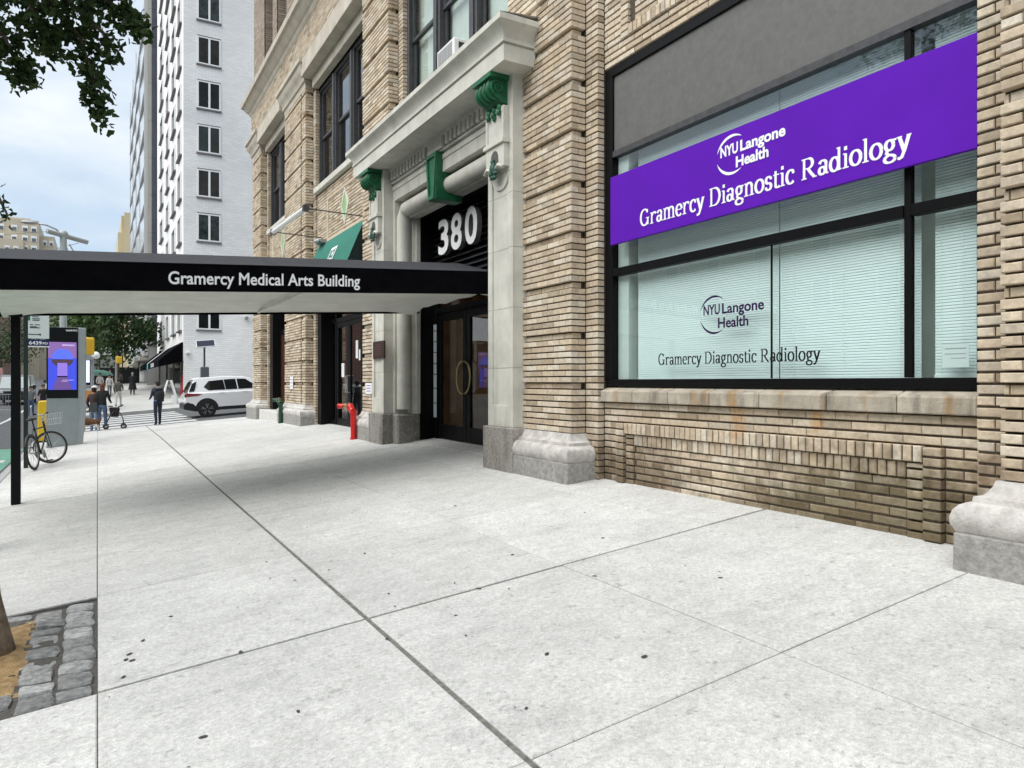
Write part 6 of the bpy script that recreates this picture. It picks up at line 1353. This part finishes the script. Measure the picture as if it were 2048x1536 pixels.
def win_y(par, x0, x1, Y, z0, z1, fr_='white'):        # window in a wall facing the camera (-Y)
    f = MB(); q = .09
    f.box(x0, x1, Y - .05, Y + .02, z1 - q, z1); f.box(x0, x1, Y - .05, Y + .02, z0, z0 + q); f.box(x0, x0 + q, Y - .05, Y + .02, z0 + q, z1 - q); f.box(x1 - q, x1, Y - .05, Y + .02, z0 + q, z1 - q); xm = (x0 + x1) / 2 + .02; f.box(xm - .06, xm + .06, Y - .05, Y + .02, z0 + q, z1 - q)
    w_ = sub(f.build('window', fr_, par)); g_ = MB(); g_.quad((x0 + q, Y - .012, z0 + q), (x1 - q, Y - .012, z0 + q), (x1 - q, Y - .012, z1 - q), (x0 + q, Y - .012, z1 - q)); g_.build('pane', PANES[int(z0 * 3.7) % 4], w_)
    l_ = MB(); l_.box(x0 - .05, x1 + .05, Y - .10, Y + .02, z0 - .10, z0 - .005); l_.build('sill', mat('dark sill and shadow', (.16, .15, .15), .7), w_)
    l_ = MB(); l_.box(x0, x1, Y - .06, Y + .02, z1 + .001, z1 + .05); l_.build('lintel', MATS['dark sill and shadow'], w_)
for k in range(8): win_y(t, 5.50, 6.90, 49.6, 4.95 + 2.83 * k, 6.72 + 2.83 * k)
for k in range(11):
    for y0, y1 in ((50.6, 52.6), (54.6, 57.0), (59.6, 62.0), (65.2, 68.2)):
        z0 = 4.95 + 2.83 * k; f = MB(); f.box(4.60, 4.72, y0, y0 + .12, z0, z0 + 1.75); f.box(4.60, 4.72, y1 - .12, y1, z0, z0 + 1.75); f.box(4.60, 4.72, y0 + .12, y1 - .12, z0 + 1.63, z0 + 1.75); w_ = sub(f.build('window', 'white', t)); g_ = MB(); g_.quad((4.69, y0 + .12, z0), (4.69, y1 - .12, z0), (4.69, y1 - .12, z0 + 1.63), (4.69, y0 + .12, z0 + 1.63)); g_.build('pane', m_fg, w_)
        l_ = MB(); l_.box(4.52, 4.71, y0 - .1, y1 + .1, z0 - .10, z0 - .005); l_.build('sill', mat('dark sill and shadow', (.16, .15, .15), .7), w_)  # dark colour covers the sill and the painted shadow line of the window recess
s = MB(); 
for y0, y1 in ((50.0, 52.5), (52.9, 58), (58.4, 64), (64.4, 72)): s.box(4.86, 4.9, y0, y1, .5, 2.98)
s.build('shop_glass', mat('dark shop glass', (.05, .06, .055), .1, .5, .6, spec=.8), t)
s = MB()
for y in (52.6, 58.1, 64.1, 72): s.box(4.80, 5.9, y, y + .25, .2, 3.0)
s.box(4.8, 5.9, 50.0, 72.3, .2, .75); s.build('shop_pier', mat('shop stone', (.20, .19, .17), .6, .2, 3), t)
t = thing('shop_awning', (4.0, 60, 2.9), 'long black awning along the white building with a striped panel', 'awning')
s = MB(); s.add([(4.68, 49.7, 4.15), (4.68, 72.2, 4.15), (3.3, 72.2, 2.95), (3.3, 49.7, 2.95), (3.3, 49.7, 2.55), (3.3, 72.2, 2.55), (4.68, 49.7, 2.9)], [(0, 1, 2, 3), (3, 2, 5, 4), (0, 3, 4, 6)]); s.build('canvas', 'blackcan', t, fix=False)
s = MB(); s.add([(4.66, 60.2, 4.15), (4.66, 61.6, 4.15), (3.29, 61.6, 2.97), (3.29, 60.2, 2.97)], [(0, 1, 2, 3)]); s.add([(3.285, 60.2, 2.96), (3.285, 61.6, 2.96), (3.285, 61.6, 2.55), (3.285, 60.2, 2.55)], [(0, 1, 2, 3)], 1); s.v = [(x - .01, y, z + .012) for x, y, z in s.v]; s.build('striped_panel', ['paper', mat('teal panel', (.10, .45, .50), .7)], t, fix=False)
s = MB(); s.add([(3.29, 54.0, 2.62), (3.29, 57.4, 2.62), (3.29, 57.4, 2.9), (3.29, 54.0, 2.9)], [(0, 1, 2, 3)]); s.build('name_strip', mat('pale print', (.38, .38, .40), .7), t)
for lab, x, z, r in (('white dome security camera high on the white wall near the brick corner', 8.46, 5.8, .16), ('small security camera low on the white wall beside the black awning', 4.95, 3.35, .10)):
    t = thing('security_camera', (x, 49.5, z), lab, 'camera'); s = MB(); s.box(x - .12, x + .12, 49.40, 49.6, z + .04, z + .2); s.build('mount', 'white', t, bevel=.02); s = MB(); s.ball((x, 49.42, z - .0), r * .8); s.build('dome', mat('camera dome', (.25, .25, .26), .2), t, smooth=True)
t = thing('red_dress_mannequin', (5.2, 50.5, .6), 'red garment on a figure in the corner shop window', 'mannequin'); s = MB(); s.tube([(4.83, 50.6, .75), (4.83, 50.6, 1.3), (4.83, 50.6, 1.7), (4.83, 50.6, 1.95), (4.83, 50.6, 2.1)], [.26, .2, .13, .2, .06], 12); s.build('dress', mat('red cloth', (.45, .03, .06), .8), t, smooth=True); s = MB(); s.ball((4.83, 50.6, 2.25), .1); s.build('head', m_skin, t, smooth=True)
# glass fronted building
t = thing('glass_building', (3.97, 73, .8), 'glass fronted building with pale stone edge beyond the white building', 'building')
m_cw = mat('curtain wall glass', (.50, .54, .57), .12, .15, .12, spec=.8); m_sl = mat('dark slate panel', (.07, .08, .105), .6, .15, 1); m_ps = mat('pale stone panel', (.34, .325, .29), .8, .1, .5)
s = MB(); s.box(4.0, 16, 73.2, 106, .3, 37.6); s.build('core', mat('core grey', (.3, .3, .3), .8), t)
for k in range(10):
    s = MB(); z0 = 5.0 + k * 3.4; s.box(3.97, 4.27, 73.0, 73.19, z0 + .02, min(38, z0 + 3.4)); s.build('stone_panel', m_ps, t)
    s = MB(); s.box(4.271, 5.6, 73.03, 73.19, z0 + .02, min(38, z0 + 3.4)); s.build('slate_panel', m_sl, t)
for k in range(10):
    z0 = 4.2 + k * 3.4
    for j in range(4):
        y0 = 73.3 + j * 8.1; s = MB(); s.add([(3.96, y0, z0), (3.70, y0 + 8.0, z0), (3.70, y0 + 8.0, min(38, z0 + 3.2)), (3.96, y0, min(38, z0 + 3.2))], [(0, 1, 2, 3)]); s.build('glass_panel', m_cw, t)
    s = MB(); s.box(3.62, 3.99, 73.3, 105.8, z0 - .18, z0 - .02); s.build('floor_band', mat('band grey', (.42, .42, .42), .6), t)
for j in range(5): s = MB(); y0 = 73.25 + j * 8.1; s.box(3.66, 3.99, y0 - .1, y0 + .05, 4, 38); s.build('fin', MATS['band grey'], t)
s = MB(); s.box(3.3, 3.98, 73.3, 105, 3.6, 4.0); s.build('entry_canopy', m_ps, t)
s = MB(); s.box(3.93, 3.999, 73.3, 105.9, .5, 3.5); s.build('lobby_glass', mat('grey lobby glass', (.22, .23, .22), .2, .2, .5), t)
# towers
def tower(name, label, boxes, col, wins, cat='building', roofcol=None):
    b0 = boxes[0]; t = thing(name, ((b0[0] + b0[1]) / 2, b0[2], 0), label, cat)
    for b_ in boxes: s = MB(); s.box(*b_); s.build('wall', col, t)
    for (Y, xs_, z_top, z_bot, dz, ww, wh) in wins:
        z = z_top
        while z > z_bot:
            for x in xs_: s = MB(); s.box(x, x + ww, Y - .12, Y + .05, z - wh, z); w_ = sub(s.build('window', 'white', t)); s = MB(); s.box(x + .2, x + ww - .2, Y - .2, Y - .13, z - wh * .95, z - wh * .4); s.build('pane', mat('far pane', (.10, .115, .13), .2, .4, .3), w_)
            z -= dz
    return t
m_be = mat('beige tower brick', (.50, .44, .34), .9, .08, .08); m_be2 = mat('pale yellow tower brick', (.56, .47, .30), .9, .08, .08)
tower('apartment_tower', 'distant beige apartment tower with pairs of windows at the upper left', [(-34, -15.4, 260, 285, 0, 50.4), (-15.399, -11.5, 263, 285, 0, 46.5), (-28, -19, 255, 260, 0, 43.5), (-24, -18, 266, 272, 50.4, 52)], m_be, [(260, (-25.5, -22.3, -19.6, -17.4), 48.6, 30, 2.9, 1.5, 1.7), (263, (-14.6, -12.9), 45.2, 30, 2.9, 1.1, 1.6), (255, (-23.5, -21.4), 41.5, 30, 2.9, 1.3, 1.5)])
tower('apartment_tower', 'distant pale yellow tower stepping up beside the glass building', [(3.9, 12, 180, 200, 0, 34.6), (5.1, 12, 179.5, 179.99, 0, 39), (4.6, 12, 181, 199, 34.6, 38.5)], m_be2, [])
t = thing('brick_house', (-22, 236, 0), 'dark red brick building with gabled top at the far left edge', 'building'); s = MB(); s.box(-40, -22.3, 205, 225, 0, 36); s.prism([(-40, 36), (-22.3, 36), (-22.3, 40.5), (-24, 43.5), (-29, 45)], 'y', 205, 225); s.build('wall', mat('dark red brick', (.14, .055, .04), .9, .15, .3), t)
s = MB(); s.prism([(-22.2, 40.4), (-21.9, 40.4), (-23.8, 43.9), (-24.1, 43.7)], 'y', 204.8, 225); s.build('coping', 'white', t)
t = thing('brown_building', (-30, 190, 0), 'long brown brick building along the far side of the avenue at left', 'building'); s = MB(); s.box(-50, -22, 140, 253, 0, 23.5); s.build('wall', brick_tex('brown brick', (.23, .12, .09), (.19, .10, .075), (.14, .09, .07), 1.2, .5, .04), t)
for k in range(6): s = MB(); s.box(-22.15, -21.99, 140, 253, 3.6 + k * 3.3, 3.9 + k * 3.3); s.build('floor_band', mat('band brown', (.10, .065, .05), .9), t)
tower('pale_building', 'pale stone building behind the canopy post on the far side of the avenue', [(-60, -19.8, 254, 290, 0, 28)], mat('pale building stone', (.52, .45, .38), .9, .05, .1), [(254, (-24, -22.2), 26, 8, 3.2, 1.1, 1.4)])
tower('grey_office_block', 'grey blocks closing the view at the far end of the avenue', [(-14, 14, 330, 350, 0, 17), (-30, -14.1, 345, 360, 0, 24)], mat('far grey stone', (.20, .19, .18), .9, .3, .15), [])
# building across the avenue, seen mirrored in the shop window
t = thing('opposite_building', (-24, 20, 0), 'beige apartment building across the avenue, mirrored in the shop window glass', 'building')
s = MB(); s.box(-40, -24, -30, 60, 0, 17); s.build('wall', mat('opposite beige brick', (.42, .375, .29), .9, .08, .5), t)
s = MB(); s.box(-24.4, -23.6, -30, 60, 16.6, 17.3); s.build('cornice', 'lime', t); s = MB(); s.box(-24.2, -23.9, -30, 60, 4.2, 4.7); s.build('belt', 'lime', t)
for k in range(4):
    for j in range(22):
        y = -26 + j * 3.9; z = 5.6 + k * 3.0; s = MB(); s.box(-24.05, -23.93, y, y + 1.25, z, z + 1.75); w_ = sub(s.build('window', 'white', t)); s = MB(); s.box(-23.93, -23.91, y + .12, y + 1.13, z + .1, z + .85); s.box(-23.93, -23.91, y + .12, y + 1.13, z + .95, z + 1.65); s.build('pane', m_fg, w_)
        if (j * 3 + k) % 5 == 0: s = MB(); s.box(-23.9, -23.5, y + .3, y + .95, z + .05, z + .45); s.build('air_conditioner', 'steel', w_)

# ------------------------------------------------------------------ far trees
def tree(label, x, y, z, h, rx, rz_, n, lm, name='street_tree'):
    t = thing(name, (x, y, z), label, 'tree', 'trees along the avenue')
    s = MB(); s.tube([(x, y, z - .2), (x + .05, y, z + h * .35), (x - .05, y, z + h * .7)], [.2, .14, .06], 8); s.build('trunk', m_bark, t, smooth=True)
    for k in range(5): a = k * 1.26 + x; s = MB(); s.tube([(x, y, z + h * .4), (x + rx * .4 * math.cos(a), y + rx * .4 * math.sin(a), z + h * .6), (x + rx * .7 * math.cos(a), y + rx * .7 * math.sin(a), z + h * .75)], [.08, .05, .02], 5); s.build('limb', m_bark, t)
    b_ = MB(); cl = [Vector((rnd.gauss(0, 1), rnd.gauss(0, 1), rnd.gauss(0, 1))).normalized() * rnd.uniform(.3, .95) for q in range(26)]
    for q in range(n):
        c = rnd.choice(cl); v = c + Vector((rnd.gauss(0, .22), rnd.gauss(0, .22), rnd.gauss(0, .16))); p = Vector((x + v.x * rx, y + v.y * rx, z + h - rz_ + v.z * rz_)); r = rnd.uniform(.10, .22)
        d = Vector((rnd.gauss(0, 1), rnd.gauss(0, 1), rnd.gauss(0, .6))).normalized(); u = d.orthogonal().normalized(); w_ = d.cross(u)
        b_.add([p - u * r, p + w_ * r * .6, p + u * r, p - w_ * r * .6], [(0, 1, 2, 3)])
    tag(b_.build('leaves', lm, t, fix=False), kind='stuff')
lm1 = leaf_mat('dark tree leaf', (.012, .030, .010), (.045, .085, .022)); lm2 = leaf_mat('mid tree leaf', (.03, .065, .018), (.075, .13, .035))
tree('broad dark green tree right of the kiosk, in front of the glass building', 1.35, 66, far_walk_z(1.3, 66), 9.0, 2.7, 3.6, 4200, lm1)
tree('dark tree farther along, showing over the couple at the crossing', -.6, 78, far_walk_z(-.6, 78), 9.5, 3.0, 3.8, 3500, lm1)
tree('brighter green tree just above the yellow signal box', -.9, 60, far_walk_z(-.9, 60), 7.4, 1.7, 2.6, 2200, lm2)
tree('dark bushy tree at the left edge below the brown building', -12.2, 112, road_z(-12, 112), 7.2, 4.2, 3.2, 2600, lm1)
tree('tree seen between the sign pole and the kiosk', -9.5, 130, road_z(-9, 130), 13.5, 4.5, 5.5, 2600, lm1)
# white tents and umbrella far along the sidewalk
for lab, x, y in (('white market tent left of the far yellow signal', 1.2, 84), ('white market tent next to the grey lobby front', 2.6, 82)):
    gz = far_walk_z(x, y); t = thing('market_tent', (x, y, gz), lab, 'tent', 'white tents'); s = MB(); s.add([(x - 1.1, y - 1.1, gz + 3.4), (x + 1.1, y - 1.1, gz + 3.4), (x + 1.1, y + 1.1, gz + 3.4), (x - 1.1, y + 1.1, gz + 3.4), (x, y, gz + 4.2)], [(0, 1, 4), (1, 2, 4), (2, 3, 4), (3, 0, 4)]); s.box(x - 1.1, x + 1.1, y - 1.12, y - 1.1, gz + 2.9, gz + 3.4); s.build('roof', 'white', t)
    for e in (-1, 1): s = MB(); s.cyl((x + e, y - 1.05, gz), (x + e, y - 1.05, gz + 3.4), .05, n=6); s.build('leg', 'black', t)
    s = MB(); s.box(x - 1, x + 1, y - .8, y + .6, gz, gz + 1.6); s.build('stall', m_bp, t)
gz = far_walk_z(.2, 66); t = thing('umbrella', (.0, 66, gz), 'pale green umbrella above the pedestrians far down the sidewalk', 'umbrella'); s = MB(); s.ball((.05, 61.5, 2.05), (1.0, 1.0, .45), 12, 5, z0=.05, z1=1); s.build('canopy', mat('sea green cloth', (.14, .32, .26), .8), t, smooth=40); s = MB(); s.cyl((.05, 61.5, .5), (.05, 61.5, 2.45), .025, n=6); s.build('pole', 'steel', t)
